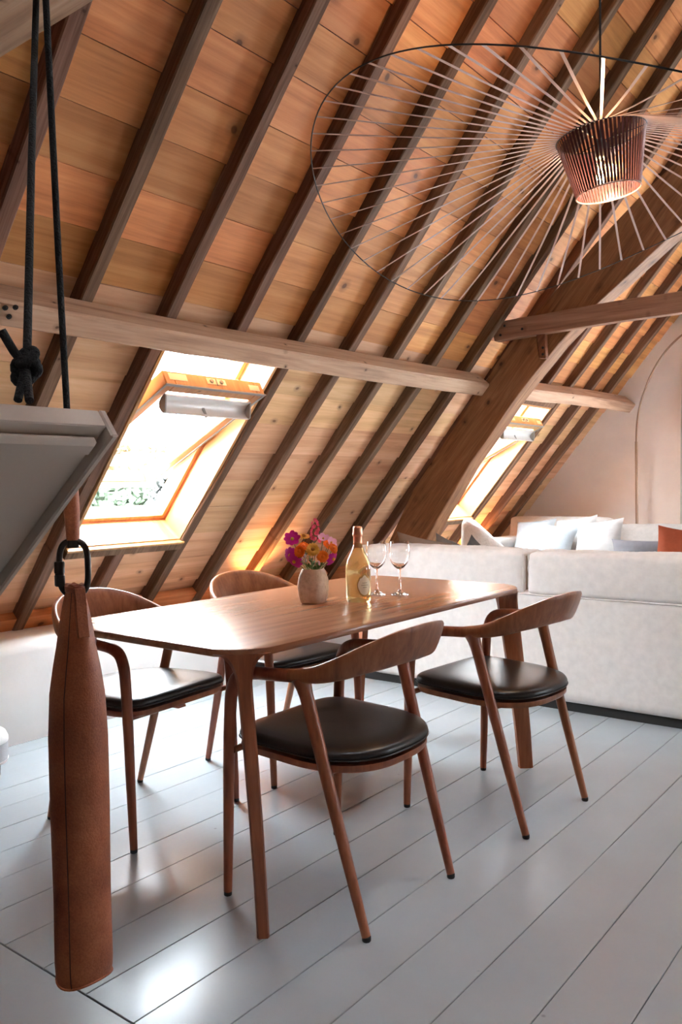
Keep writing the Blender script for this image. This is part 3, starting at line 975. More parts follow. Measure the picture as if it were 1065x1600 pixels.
bm_ = cushion((SX1 - SX0, .23, .56), .03, .006, .003, 1, 4)
placed(bm_, 'back_panel', M['linen'], L(((SX0 + SX1) / 2, SYB + .115, .328)), so)
cw = [(-2.985, -1.900), (-1.880, -.790), (-.770, .345)]
for i, (a, b) in enumerate(cw):
    c = placed(cushion((b - a, .245, .225), .028, .014, .006, i + 3, 5, .013), 'back_cushion', M['linen'], L(((a + b) / 2, SYB + .118, .697)), so)
    # sewn flange edges of the loose cushion
    for (sgn) in (-1, 1):
        for z0 in (1,):
            xx = (b - a) / 2 * sgn
            pts_ = [(xx - .006 * sgn + .005 * noise.noise(Vector((t * 9, i, sgn))), -.113 - .006 * noise.noise(Vector((t * 7, i, 2))), -.10 + .20 * t) for t in [k / 14 for k in range(15)]]
            MB().tube(pts_, .0045, 6).build('piping', M['linen'], c, smooth=60)
    pts_ = [(-(b - a) / 2 + .02 + (b - a - .04) * t, -.108 + .004 * noise.noise(Vector((t * 12, i, 0))), .094 + .005 * noise.noise(Vector((t * 16, i, 5)))) for t in [k / 40 for k in range(41)]]
    MB().tube(pts_, .004, 6).build('piping', M['linen'], c, smooth=60)
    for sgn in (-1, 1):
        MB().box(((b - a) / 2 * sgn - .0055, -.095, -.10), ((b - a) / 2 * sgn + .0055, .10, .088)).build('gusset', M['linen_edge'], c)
pts_ = [(SX0 + .02 + (SX1 - SX0 - .04) * t, SYB - .004, .588 + .003 * noise.noise(Vector((t * 30, 0, 0)))) for t in [k / 60 for k in range(61)]]
MB().tube([L(p) for p in pts_], .0035, 6).build('back_seam', M['linen'], so, smooth=60)
placed(cushion((SX1 - SX0, .78, .34), .03, .0, .004, 2, 4), 'seat_base', M['linen'], L(((SX0 + SX1) / 2, 4.6, .22)), so)
for i, (a, b) in enumerate(cw):
    placed(cushion((b - a, .70, .15), .04, .01, .006, 9 + i, 5), 'seat_cushion', M['linen'], L(((a + b) / 2, 4.60, .462)), so)
MB().box(L((SX0 + .015, SYB + .03, 0)), L((SX1 - .015, 4.9, .052))).build('plinth', M['black'], so)


def pillow(name, w_, h_, t_, mat, loc, rot, label, cat='pillow', group=None, seed=0, rest=None):
    n = 14; vs = []; fs = []
    for sgn in (1, -1):
        base = len(vs)
        for i in range(n + 1):
            for j in range(n + 1):
                u = -1 + 2 * i / n; v = -1 + 2 * j / n
                pinch = 1 - .09 * (1 - v * v); pin2 = 1 - .09 * (1 - u * u)
                th = (max(0, 1 - u * u) ** .55) * (max(0, 1 - v * v) ** .55)
                nz = .012 * noise.noise(Vector((u * 2.2 + seed * 3.3, v * 2.2, sgn))) * th ** .3
                vs.append((u * w_ / 2 * pinch, sgn * (t_ / 2 * th + nz * th), v * h_ / 2 * pin2))
        for i in range(n):
            for j in range(n):
                a = base + i * (n + 1) + j
                fs.append((a, a + 1, a + n + 2, a + n + 1))
    mb_ = MB().add(vs, fs)
    o = mb_.build(name, mat, None, smooth=80)
    o.rotation_euler = rot
    if rest is not None:                       # lowest point on the seat, near side at a given Y
        from mathutils import Euler
        E_ = Euler(rot).to_matrix(); W = [E_ @ v.co for v in o.data.vertices]
        yc = rest[1] - (min(p.y for p in W) if rest[1] < 5 else max(p.y for p in W))
        loc = (on_y(rest[2], 855, yc).x, yc, rest[0] - min(p.z for p in W))
    o.location = loc
    return tag(o, label, cat, group)


M['f_taupe'] = fabric('taupe_cotton', (0.26, 0.20, 0.16))
M['f_dark'] = fabric('charcoal_velvet', (0.10, 0.095, 0.09))
M['f_grey'] = fabric('grey_velvet', (0.23, 0.225, 0.22))
M['f_ice'] = fabric('pale_grey_blue_cotton', (0.27, 0.295, 0.315))
M['f_white'] = fabric('white_cotton', (0.42, 0.415, 0.41))
M['f_rust'] = fabric('rust_linen', (0.32, 0.075, 0.035))
M['f_slate'] = fabric('slate_grey_velvet', (0.15, 0.15, 0.165))
M['f_greige'] = fabric('greige_linen', (0.44, 0.415, 0.39))
M['boucle'] = plain('white_boucle', (0.86, 0.84, 0.81), 0.95, bump=(60, .5, .01), spec=.1)

pg = 'scatter cushions on the sofas'
pillow('scatter_cushion', .40, .28, .12, M['f_taupe'], None, (R_(20), R_(9), 0), 'brown taupe scatter cushion peeking over the left of the sofa back', group=pg, seed=1, rest=(.556, 4.262, 664))
pillow('scatter_cushion', .28, .24, .11, M['f_grey'], None, (R_(20), R_(20), 0), 'grey velvet scatter cushion beside the taupe one', group=pg, seed=2, rest=(.556, 4.45, 706))
pillow('scatter_cushion', .23, .23, .10, M['f_dark'], None, (R_(18), R_(42), 0), 'small charcoal cushion with its corner up behind the sofa back', group=pg, seed=3, rest=(.556, 4.265, 744))

# second sofa against the gable
s2 = tag(empty('corner_sofa', (-2.6, 6.85, 0)), 'pale linen sofa along the gable wall, piled with cushions', 'sofa')
L2 = lambda p: Vector(p) - s2.location - Vector((0, .10, 0))
placed(cushion((2.5, .24, .64), .03, .0, .004, 21, 4), 'back_panel', M['f_greige'], L2((-2.2, 7.3, .42)), s2)
placed(cushion((2.5, .9, .34), .03, .0, .004, 22, 4), 'seat_base', M['f_greige'], L2((-2.2, 6.92, .21)), s2)
placed(cushion((.95, .2, .40), .04, .02, .006, 23, 6), 'back_cushion', M['f_greige'], L2((-2.97, 7.12, .655)), s2, (R_(-10), 0, 0))
placed(cushion((.95, .2, .40), .04, .02, .006, 24, 6), 'back_cushion', M['f_greige'], L2((-2.0, 7.12, .60)), s2, (R_(-10), 0, 0))
placed(cushion((1.2, .75, .15), .04, .01, .006, 25, 5), 'seat_cushion', M['f_greige'], L2((-2.8, 6.85, .45)), s2)
placed(cushion((1.2, .75, .15), .04, .01, .006, 26, 5), 'seat_cushion', M['f_greige'], L2((-1.58, 6.85, .45)), s2)
placed(cushion((.2, .9, .55), .04, .0, .006, 27, 5), 'armrest', M['f_greige'], L2((-3.36, 6.92, .42)), s2)
pillow('scatter_cushion', .37, .33, .12, M['f_ice'], None, (R_(-33), R_(-6), 0), 'pale blue-grey cushion leaning at the left of the far pile', group=pg, seed=4, rest=(.548, 6.79, 834))
pillow('scatter_cushion', .39, .30, .12, M['f_ice'], None, (R_(-33), R_(5), 0), 'pale blue-grey cushion in front of the far pile', group=pg, seed=5, rest=(.548, 6.55, 862))
pillow('scatter_cushion', .37, .35, .12, M['f_white'], None, (R_(-33), R_(-9), 0), 'white square cushion in the middle of the far pile', group=pg, seed=6, rest=(.548, 6.79, 898))
pillow('scatter_cushion', .39, .34, .12, M['f_white'], None, (R_(-33), R_(-8), 0), 'white square cushion at the right of the far pile', group=pg, seed=7, rest=(.548, 6.55, 935))
pillow('bolster', .46, .20, .14, M['f_slate'], on_y(1001, 864, 6.3), (R_(-12), R_(0), R_(0)), 'slate grey oblong velvet cushion in front of the lamp rod', group=pg, seed=8)
pillow('scatter_cushion', .40, .40, .15, M['f_rust'], on_y(1072, 872, 5.6), (R_(-18), R_(6), R_(10)), 'rust red cushion at the right edge', group=pg, seed=9)

# white curved armchair under the far skylight
ac = tag(empty('lounge_chair', (-2.87, 5.70, 0)), 'white curved lounge chair under the far skylight', 'armchair')
secs = []
for i in range(37):
    a = R_(-142 + 290 * (i / 36 - .5))
    top = .50 + .41 * max(0, math.cos((a - R_(-142)) * .62)) ** 1.6
    r0 = .27
    sec = []
    for (dr, z) in ((-.05, .12), (.05, .12), (.06, .35), (.05, top - .05), (.035, top - .012), (0, top), (-.035, top - .012), (-.05, top - .05), (-.055, .35)):
        sec.append(((r0 + dr) * math.cos(a), (r0 + dr) * math.sin(a), z))
    secs.append(sec)
MB().loft(secs).build('shell', M['boucle'], ac, smooth=60)
placed(cushion((.42, .42, .2), .06, .02, .004, 31, 5), 'seat_cushion', M['boucle'], (0.02, 0, .33), ac)
MB().lathe([(.2, 0), (.2, .12)], 28).build('base', M['black'], ac)

# arc lamp against the gable
LY = 7.48
lp = [(995.5, 862), (994.5, 800), (993.5, 690), (994.5, 665), (998, 640), (1006, 612), (1018, 583), (1034, 556), (1052, 535), (1072, 519), (1100, 508), (1135, 505), (1170, 512)]
pts_ = [on_y(x, y, LY - .05 * max(0, i_ - 4)) for i_, (x, y) in enumerate(lp)]   # the arc swings forward into the room
al = tag(empty('arc_floor_lamp', (pts_[0].x, LY, 0)), 'slender bronze arc floor lamp before the gable wall', 'floor lamp')
l3 = lambda p: Vector(p) - al.location
MB().lathe([(.001, .0), (.11, 0), (.11, .03), (.02, .035)], 28).build('base', M['brass'], al, smooth=40)
MB().tube([(0, 0, .03), l3(pts_[1]), l3(pts_[2])], [.014, .0135, .0125], 12).build('pole', M['brass'], al, smooth=60)
MB().tube([l3(p) for p in spline([tuple(p) for p in pts_[2:]], 50)], .0085, 10).build('arc', M['brass'], al, smooth=60)
e = l3(pts_[-1])
MB().lathe([(.02, .06), (.05, .03), (.09, -.03), (.10, -.06), (.095, -.06), (.045, .02)], 24, c=tuple(e)).build('lamp_shade', M['brass'], al, smooth=60)

# curtain hanging beside it
m = MB(); secs = []
cx0 = on_y(1057, 840, 7.5).x
for i in range(40):
    t = i / 39
    x = cx0 + .75 * t
    y = 7.575 + .024 * math.sin(t * 34)
    secs.append([(x + .05, y, 3.0), (x + .012, y, 1.6), (x, y, .02), (x, y + .004, .02), (x + .012, y + .004, 1.6), (x + .05, y + .004, 3.0)])
m.loft(secs)
tag(m.build('curtain', M['curtain'], smooth=60), 'grey linen curtain at the right edge of the gable wall', 'curtain')

# speaker on the floor at the left edge
spk = tag(empty('speaker', (-3.265, 1.735, 0)), 'white domed speaker on the floor against the knee wall', 'speaker')
MB().lathe([(.001, .045), (.105, .045), (.118, .05), (.122, .062)], 36).build('base_rim', M['plastic_white'], spk, smooth=50)
MB().lathe([(.119, .062), (.121, .10), (.119, .135)], 36).build('grille', M['plastic_grey'], spk, smooth=50)
MB().lathe([(.122, .135), (.122, .150), (.112, .172), (.09, .188), (.05, .198), (.001, .20)], 36).build('dome', M['plastic_white'], spk, smooth=60)
for a in (30, 150, 270):
    MB().lathe([(.018, 0), (.02, .045)], 12, c=(.08 * math.cos(R_(a)), .08 * math.sin(R_(a)), 0)).build('foot', M['rubber'], spk, smooth=40)

# ------------------------------------------------------------------ table-top things
def stone():
    t = NT('speckled_sandstone')
    tc = t.n('ShaderNodeTexCoord')
    n1 = t.n('ShaderNodeTexNoise', i_Scale=70.0, i_Detail=6.0, i_Roughness=.7); t.l(tc.outputs['Object'], n1.inputs['Vector'])
    n2 = t.n('ShaderNodeTexNoise', i_Scale=14.0, i_Detail=4.0); t.l(tc.outputs['Object'], n2.inputs['Vector'])
    f = t.math('ADD', t.math('MULTIPLY', n1.outputs[0], .55), t.math('MULTIPLY', n2.outputs[0], .45))
    t.l(t.ramp(f, [(.33, (.44, .31, .22)), (.5, (.64, .51, .40)), (.66, (.76, .64, .53))]), t.b.inputs['Base Color'])
    t.b.inputs['Roughness'].default_value = .85
    bp = t.n('ShaderNodeBump', i_Strength=.5, i_Distance=.003); t.l(f, bp.inputs['Height']); t.l(bp.outputs[0], t.b.inputs['Normal'])
    return t.m


M['stone'] = stone()
VX, VY = -1.921, 2.300
va_ = tag(empty('vase', (VX, VY, TZ)), 'rough sandstone vase holding mixed flowers', 'vase')
prof = [(.001, .001), (.040, .001), (.044, .004), (.0505, .030), (.0535, .055), (.0525, .080), (.047, .104), (.041, .119), (.038, .124), (.034, .124), (.034, .110), (.001, .108)]
secs = []
for (r, z) in prof:
    q = []
    for k in range(36):
        a = 2 * PI * k / 36
        sq = (abs(math.cos(a)) ** 3.2 + abs(math.sin(a)) ** 3.2) ** (-1 / 3.2)
        wob = 1 + .015 * noise.noise(Vector((math.cos(a) * 2, math.sin(a) * 2, z * 30)))
        q.append((r * sq * .98 * wob * math.cos(a + .35), r * sq * .98 * wob * math.sin(a + .35), z))
    secs.append(q)
MB().loft(secs, cap=False).build('vase_body', M['stone'], va_, smooth=50)


def fl(name, col, rough=.6, tr=.0):
    return plain(name, col, rough, spec=.25)


M['magenta'] = fl('magenta_petal', (.58, .008, .21)); M['violet'] = fl('violet_pink_petal', (.52, .03, .42)); M['pink'] = fl('bright_pink_petal', (.78, .12, .22))
M['palepink'] = fl('pale_pink_petal', (.85, .45, .62)); M['orange'] = fl('orange_petal', (.85, .22, .02)); M['yellow'] = fl('golden_yellow_petal', (.82, .46, .08))
M['ycore'] = fl('yellow_flower_core', (.62, .38, .05)); M['ocore'] = fl('brown_flower_core', (.38, .14, .02)); M['leaf'] = fl('green_leaf', (.085, .15, .04)); M['stem'] = fl('green_stem', (.13, .20, .06))
M['buds'] = fl('white_lilac_bud', (.82, .68, .80))


def petal_ring(mb_, n, r0, r1, wid, lift, cup, ph=0.0, rag=0.0, rnd=random):
    for k in range(n):
        a = 2 * PI * k / n + ph + rnd.uniform(-.08, .08)
        ca, sa_ = math.cos(a), math.sin(a)
        rows_ = []
        L_ = r1 * rnd.uniform(.92, 1.06)
        for i in range(5):
            t = i / 4; r = r0 + (L_ - r0) * t
            wdt = wid * math.sin(PI * min(1, .22 + t * .66)) ** .8 * (1 if t < .99 else .72)
            z = lift * t + cup * t * t
            row = []
            for u in (-1, 0, 1):
                zz = z - .12 * wid * (1 - abs(u)) + rag * rnd.uniform(-1, 1)
                row.append((r * ca - u * wdt * sa_, r * sa_ + u * wdt * ca, zz))
            rows_.append(row)
        mb_.loft(rows_, closed=False, cap=False)
    return mb_


STEMBASE = Vector((VX, VY, TZ + .112))


def flower(px_, py_, dep, facing, kind, label, seed):
    rnd = random.Random(seed)
    head = at_depth(px_, py_, dep)
    root = tag(empty('flower', head), label, 'flower', 'flowers in the stone vase')
    f = Vector(facing).normalized()
    rot = f.to_track_quat('Z', 'Y').to_matrix()
    def put(mb_):
        mb_.v = [tuple(rot @ Vector(p)) for p in mb_.v]; return mb_
    hd_ = Vector((head.x - VX, head.y - VY, 0)); sc_ = min(.024, hd_.length * .30)
    base = STEMBASE + hd_.normalized() * sc_ - head
    mid = base * .45 + Vector((0, 0, -.012)) - f * .015
    MB().tube(spline([tuple(base), tuple(mid), tuple(-f * .004)], 9), .0011, 6).build('stem', M['stem'], root, smooth=60)
    if kind in ('cosmos', 'violet'):
        mt = M['magenta'] if kind == 'cosmos' else M['violet']
        put(petal_ring(MB(), 8, .004, .030, .0115, .004, .004 if kind == 'cosmos' else -.012, rnd.random(), .0012, rnd)).build('petals', mt, root, smooth=60)
        put(MB().lathe([(.001, .006), (.005, .005), (.0065, .001), (.005, -.002), (.001, -.003)], 12)).build('flower_core', M['ycore'], root, smooth=60)
    elif kind in ('orange', 'yellow'):
        mt = M[kind]
        m_ = MB()
        R0 = .025 if kind == 'yellow' else .022
        petal_ring(m_, 16, .006, R0, .0055, .000, -.003, 0, .001, rnd)
        petal_ring(m_, 14, .005, R0 * .8, .0050, .004, .000, .2, .001, rnd)
        petal_ring(m_, 11, .004, R0 * .58, .0045, .006, .002, .1, .001, rnd)
        put(m_).build('petals', mt, root, smooth=60)
        put(MB().lathe([(.001, .009), (.005, .008), (.0068, .004), (.004, .001), (.001, .0)], 12)).build('flower_core', M['ocore'] if kind == 'yellow' else mt, root, smooth=60)
    elif kind == 'pale':
        put(petal_ring(MB(), 5, .002, .022, .012, .006, .004, .3, .0015, rnd)).build('petals', M['palepink'], root, smooth=60)
        put(MB().lathe([(.001, .006), (.003, .005), (.004, .001), (.001, -.002)], 10)).build('flower_core', M['ycore'], root, smooth=60)
    elif kind == 'spike':
        m_ = MB(); core = MB()
        for i in range(15):
            t = i / 14
            a = i * 2.4; rr = .016 * (1 - .55 * t)
            c = Vector((rr * math.cos(a), rr * math.sin(a), -.045 + .075 * t))
            mm = petal_ring(MB(), 5, .001, .0095 * (1 - .25 * t), .005, .003, .002, a, .001, rnd)
            rr_ = Vector((math.cos(a), math.sin(a), .4)).to_track_quat('Z', 'Y').to_matrix()
            m_.add([rr_ @ Vector(p) + c for p in mm.v], mm.f)
        m_.build('petals', M['pink'], root, smooth=60)
    elif kind == 'bud':
        m_ = MB()
        for i in range(5):
            c = Vector((rnd.uniform(-.008, .008), rnd.uniform(-.008, .008), -.016 + .008 * i))
            m_.lathe([(.0005, .010), (.003, .006), (.0038, 0), (.002, -.005), (.0005, -.006)], 8, c=tuple(c))
        m_.build('petals', M['buds'], root, smooth=60)
    return root


tocam = Vector((.62, -.72, .2))
FL = [(456.5, 842.1, 2.9191, (.45, -.8, .55), 'cosmos', 'magenta cosmos with a yellow core at the top left of the bouquet', 1),
      (453.1, 867.4, 2.9703, (.05, -1, -.1), 'violet', 'violet-pink cosmos facing left at the side of the bouquet', 2),
      (459.4, 877.7, 2.9529, (.1, -.9, -.5), 'violet', 'violet-pink cosmos drooping lowest at the left of the bouquet', 3),
      (492, 826, 3.02, (0, 0, 1), 'spike', 'tall bright pink flower spike at the top of the bouquet', 4),
      (488.3, 858.4, 2.9159, (.7, -.7, .35), 'yellow', 'golden yellow zinnia at the front of the bouquet', 5),
      (474, 853, 2.95, (.4, -.5, .8), 'orange', 'orange marigold between the magenta cosmos and the yellow zinnia', 6),
      (467.6, 861.1, 2.9237, (.4, -.9, .2), 'orange', 'small orange marigold under the magenta cosmos', 7),
      (512.7, 850.2, 3.0424, (.8, -.2, .7), 'orange', 'orange marigold on the upper right of the bouquet', 8),
      (521.0, 856.4, 2.9761, (1, .1, .5), 'orange', 'orange marigold at the far right of the bouquet', 9),
      (504.3, 869.8, 2.9242, (.8, -.6, 0), 'orange', 'small orange marigold low on the right of the bouquet', 10),
      (504.7, 841.8, 2.9972, (.5, -.4, .9), 'pale', 'pale pink blossom at the upper right of the bouquet', 11),
      (517, 848, 3.01, (.9, -.2, .6), 'pale', 'pale pink blossom right of the other pale one', 12),
      (520.4, 873.4, 2.9944, (1, .1, -.4), 'violet', 'small magenta blossom hanging at the right of the bouquet', 13),
      (474.6, 873.3, 2.976, (.4, -.8, .3), 'bud', 'white lilac buds on a stem at the centre left of the vase mouth', 14),
      (498.2, 873.6, 2.9484, (.8, -.5, .3), 'bud', 'white lilac buds on a stem at the right of the vase mouth', 15),
      (474, 838, 3.03, (.1, -.2, 1), 'yellow', 'golden yellow zinnia half hidden at the back of the bouquet', 16)]
BLOOMS = [flower(*a) for a in FL]
# loose greens: every stem and leaf is only kept where it is clear of what already stands in the vase
from mathutils.bvhtree import BVHTree


def tree_of(vs, fs): return BVHTree.FromPolygons([Vector(p) for p in vs], fs)


TAKEN = []
for b_ in BLOOMS + [va_]:
    for ch in b_.children:
        TAKEN.append(tree_of([v.co + b_.location for v in ch.data.vertices], [tuple(p.vertices) for p in ch.data.polygons]))
clear = lambda m_, at_: not any(t_.overlap(tree_of([Vector(p) + at_ for p in m_.v], m_.f)) for t_ in TAKEN)
for (px_, py_, lab, sd_) in ((470, 879, 'green leafy sprig at the left of the vase mouth', 1), (486, 878, 'green leafy sprig in the middle of the vase mouth', 2), (503, 882, 'green leafy sprig at the right of the vase mouth', 3)):
    rnd = random.Random(sd_ + 40)
    for tr_ in range(200):
        h = at_depth(px_ + rnd.uniform(-5, 5), py_ + rnd.uniform(-3, 3), rnd.uniform(2.89, 3.02))
        bp_ = STEMBASE + Vector((rnd.uniform(-.022, .022), rnd.uniform(-.022, .022), 0)); b_ = bp_ - h
        st_ = MB().tube([b_, b_ * .5, (0, 0, 0)], .0010, 6)
        if clear(st_, h): break
    root = tag(empty('foliage_sprig', h), lab, 'foliage', 'greens in the stone vase')
    st_.build('stem', M['stem'], root)
    m_ = MB()
    for i in range(160):
        t_ = rnd.random(); c = b_.lerp(Vector((0, 0, .002)), t_); a = rnd.uniform(0, 6.28)
        d = Vector((math.cos(a), math.sin(a), rnd.uniform(.4, 1.6))).normalized(); s_ = Vector((-math.sin(a), math.cos(a), 0)); ln = rnd.uniform(.016, .028)
        one = MB().loft([[c + d * (ln * k / 4) - s_ * wv, c + d * (ln * k / 4), c + d * (ln * k / 4) + s_ * wv] for k, wv in enumerate((.0006, .003, .004, .003, .0003))], closed=False, cap=False)
        if clear(one, h): m_.add(one.v, one.f)
        if len(m_.f) >= 18 * 8: break
    m_.build('leaves', M['leaf'], root, smooth=60)
    for part in (st_, m_): TAKEN.append(tree_of([Vector(p) + h for p in part.v], part.f))


def bottle_glass():
    t = NT('pale_gold_bottle')
    t.b.inputs['Base Color'].default_value = (.86, .70, .36, 1)
    t.b.inputs['Roughness'].default_value = .06
    t.b.inputs['IOR'].default_value = 1.33
    t.b.inputs['Transmission Weight'].default_value = .72
    t.b.inputs['Specular IOR Level'].default_value = .6
    t.n('ShaderNodeTexCoord')
    return t.m


M['bottle'] = bottle_glass()
M['foil'] = plain('rose_gold_foil', (.62, .29, .17), .32, metal=.85, bump=(220, .4, .003))
M['gold'] = plain('old_gold_print', (.42, .25, .07), .4, metal=.5)
M['cream'] = plain('cream_label', (.80, .74, .55), .6)
M['ink'] = plain('grey_label_ink', (.42, .38, .26), .6)
bo = tag(empty('wine_bottle', (-1.803, 2.415, TZ)), 'pale gold sparkling wine bottle with rose foil and crest label', 'bottle')
MB().lathe([(.001, .018), (.020, .012), (.034, .0035), (.042, .001), (.0455, .006), (.0462, .03), (.0462, .110), (.0450, .132), (.040, .152), (.031, .172), (.0225, .188), (.0180, .200), (.0158, .215), (.0150, .235)], 40).build('glass_body', M['bottle'], bo, smooth=60)
MB().lathe([(.0162, .196), (.0168, .200), (.0158, .215), (.0153, .236), (.0158, .238), (.0185, .240), (.0190, .246), (.0180, .250), (.0172, .258), (.0172, .268), (.0155, .2735), (.009, .2755), (.001, .276)], 28, fn=lambda x, y, z: (x * (1 + .03 * math.sin(90 * z)), y, z)).build('foil_capsule', M['foil'], bo, smooth=60)
# crest label bent round the glass
va2 = math.atan2(-2.415, 1.803) + R_(30)
def crest(r, sc, zc, th=None):
    pts = []
    for i in range(48):
        a = 2 * PI * i / 48
        x = math.cos(a); y = math.sin(a)
        R0 = 1.0
        if y > .5: R0 += .16 * max(0, math.cos((a - PI / 2) * 3)) + .06 * math.cos((a - PI / 2) * 9)
        if y < -.6: R0 += .22 * max(0, -y - .6) / .4
        pts.append((x * .0300 * sc * R0, y * .0350 * sc * R0 + zc))
    return [(r * math.cos(va2 + u / .0462), r * math.sin(va2 + u / .0462), z) for (u, z) in pts]
def crest_mesh(r0, r1, sc, zc):
    a = crest(r0, sc, zc); b = crest(r1, sc, zc); c0 = (r0 * math.cos(va2), r0 * math.sin(va2), zc); c1 = (r1 * math.cos(va2), r1 * math.sin(va2), zc)
    # fan in three rings so it hugs the cylinder
    m_ = MB(); rings = [crest(r1, sc * k, zc) for k in (.02, .35, .7, 1.0)] + [a]
    m_.loft(rings, cap=False); return m_
lb = crest_mesh(.0463, .0469, 1.0, .064).build('label', M['gold'], bo, smooth=60)
crest_mesh(.0469, .0473, .84, .064).build('label_field', M['cream'], lb, smooth=60)
for (zz, wd) in ((.072, .010), (.0640, .014), (.056, .008)):
    sec = [[(.0474 * math.cos(va2 + u / .0462), .0474 * math.sin(va2 + u / .0462), zz - .0012), (.0474 * math.cos(va2 + u / .0462), .0474 * math.sin(va2 + u / .0462), zz + .0012)] for u in np.linspace(-wd, wd, 7)]
    MB().loft(sec, closed=False, cap=False).build('label_print', M['ink'], lb)


def real_glass():
    t = NT('clear_wine_glass_crystal')
    t.b.inputs['Base Color'].default_value = (.98, .98, .98, 1)
    t.b.inputs['Roughness'].default_value = .0
    t.b.inputs['IOR'].default_value = 1.45
    t.b.inputs['Transmission Weight'].default_value = 1.0
    t.n('ShaderNodeTexCoord')
    return t.m


M['wineglass'] = real_glass()


def wine_glass(x, y, label):
    root = tag(empty('wine_glass', (x, y, TZ)), label, 'glass', 'wine glasses beside the bottle')
    out = [(.001, .0005), (.030, .0005), (.0355, .0015), (.0355, .0028), (.022, .006), (.009, .012), (.0048, .022), (.0040, .05), (.0040, .085), (.0055, .098)]
    MB().lathe(out + [(.001, .100)], 32).build('foot_and_stem', M['wineglass'], root, smooth=60)
    bowl = [(.001, .098), (.008, .099), (.019, .107), (.031, .122), (.0385, .140), (.0415, .158), (.0405, .178), (.0375, .196), (.0358, .206), (.0350, .206), (.0368, .196), (.0396, .178), (.0406, .158), (.0376, .141), (.0300, .124), (.018, .110), (.001, .103)]
    MB().lathe(bowl, 40).build('bowl', M['wineglass'], root, smooth=60)
    return root


wine_glass(-1.858, 2.608, 'empty wine glass half behind the bottle')
wine_glass(-1.779, 2.650, 'empty wine glass standing clear to the right of the bottle')

# ------------------------------------------------------------------ pendant
RR = 1.0
dep = 3.0 / 1.05
PC = Vector(CAM + ray(938, 212) * dep)
pd = tag(empty('pendant_lamp', PC), 'huge round pendant lamp of radiating copper ribbons with a small ribbed shade', 'pendant lamp')
ribmat = plain('copper_ribbon', (.60, .43, .37), .30, metal=.65)
ribdark = plain('plum_shade_strip', (.11, .05, .06), .25, metal=.55)
M['cable'] = plain('black_cable', (.01, .01, .01), .6)
ringz = lambda a: (-.19 + .18 * math.cos(2 * (a - R_(60)))) / 1.05
RT, RB_, SH = .150, .108, .196
TILT = Matrix.Rotation(R_(7.5), 3, Vector((-.61, .79, 0)).normalized() * -1)
tl_ = lambda v: TILT @ Vector(v)
NR = 66
path = [(RR * math.cos(2 * PI * i / 144), RR * math.sin(2 * PI * i / 144), ringz(2 * PI * i / 144)) for i in range(145)]
MB().tube(path, .0023, 6, cap=False).build('outer_ring', M['cable'], pd, smooth=60)
for k in range(NR):
    a = 2 * PI * (k + .3) / NR
    ca, sa_ = math.cos(a), math.sin(a)
    A_ = Vector((RR * ca, RR * sa_, ringz(a))); B_ = tl_((RT * ca, RT * sa_, 0))
    tg = Vector((-sa_, ca, 0)); w0, w1 = .0042, .0042
    m_ = MB()
    up_ = Vector((0, 0, .0006))
    pr = [(A_, w0), (A_.lerp(B_, .33) + Vector((0, 0, -.004)), w0), (A_.lerp(B_, .66) + Vector((0, 0, -.004)), w0), (B_, w1)]
    m_.loft([[p - tg * w_ - up_, p + tg * w_ - up_, p + tg * w_ + up_, p - tg * w_ + up_] for (p, w_) in pr])
    m_.build('ribbon', ribmat, pd)
    C_ = tl_((RB_ * ca, RB_ * sa_, -SH)); nrm = Vector((ca, sa_, 0)) * .0005
    tt = tl_(tg)
    m_ = MB().loft([[B_ - tt * .0046 - nrm, B_ + tt * .0046 - nrm, B_ + tt * .0046 + nrm, B_ - tt * .0046 + nrm], [C_ - tt * .0034 - nrm, C_ + tt * .0034 - nrm, C_ + tt * .0034 + nrm, C_ - tt * .0034 + nrm]])
    m_.build('shade_strip', ribdark, pd)
for (r, z) in ((RT, 0), (RB_, -SH)):
    MB().tube([tl_((r * math.cos(2 * PI * i / 64), r * math.sin(2 * PI * i / 64), z)) for i in range(65)], .0028, 6, cap=False).build('shade_ring', ribmat if z else M['cable'], pd, smooth=60)
MB().tube([(0, 0, -.03), (0, 0, 1.2), (0, 0, 5.0 - PC.z)], .0042, 8).build('cable', M['cable'], pd, smooth=60)
for a in (20, 140, 260):
    MB().tube([(0, 0, -.02), tl_((RT * math.cos(R_(a)), RT * math.sin(R_(a)), 0))], .002, 6).build('spoke', M['cable'], pd)
MB().lathe([(.001, -.015), (.016, -.015), (.021, -.03), (.021, -.075), (.015, -.08), (.001, -.08)], 18).build('socket', M['cable'], pd, smooth=50)
bulb = MB().lathe([(.012, -.08), (.017, -.09), (.0255, -.115), (.0265, -.135), (.020, -.158), (.008, -.168), (.001, -.169)], 20).build('bulb', M['bulb_glass'], pd, smooth=60)
t = NT('glowing_filament'); t.b.inputs['Emission Color'].default_value = (1, .50, .16, 1); t.b.inputs['Emission Strength'].default_value = 25; t.b.inputs['Base Color'].default_value = (1, .6, .3, 1)
for i in range(4):
    a = i * PI / 2 + .4
    MB().tube([(.007 * math.cos(a), .007 * math.sin(a), -.092), (.010 * math.cos(a), .010 * math.sin(a), -.150)], .0014, 6).build('filament', t.m, bulb)
ld = bpy.data.lights.new('pendant_bulb_light', 'POINT'); ld.energy = 14; ld.color = (1, .62, .32); ld.shadow_soft_size = .02
lo_ = bpy.data.objects.new('pendant_bulb_light', ld); COL.objects.link(lo_); lo_.location = PC + Vector((0, 0, -.125))


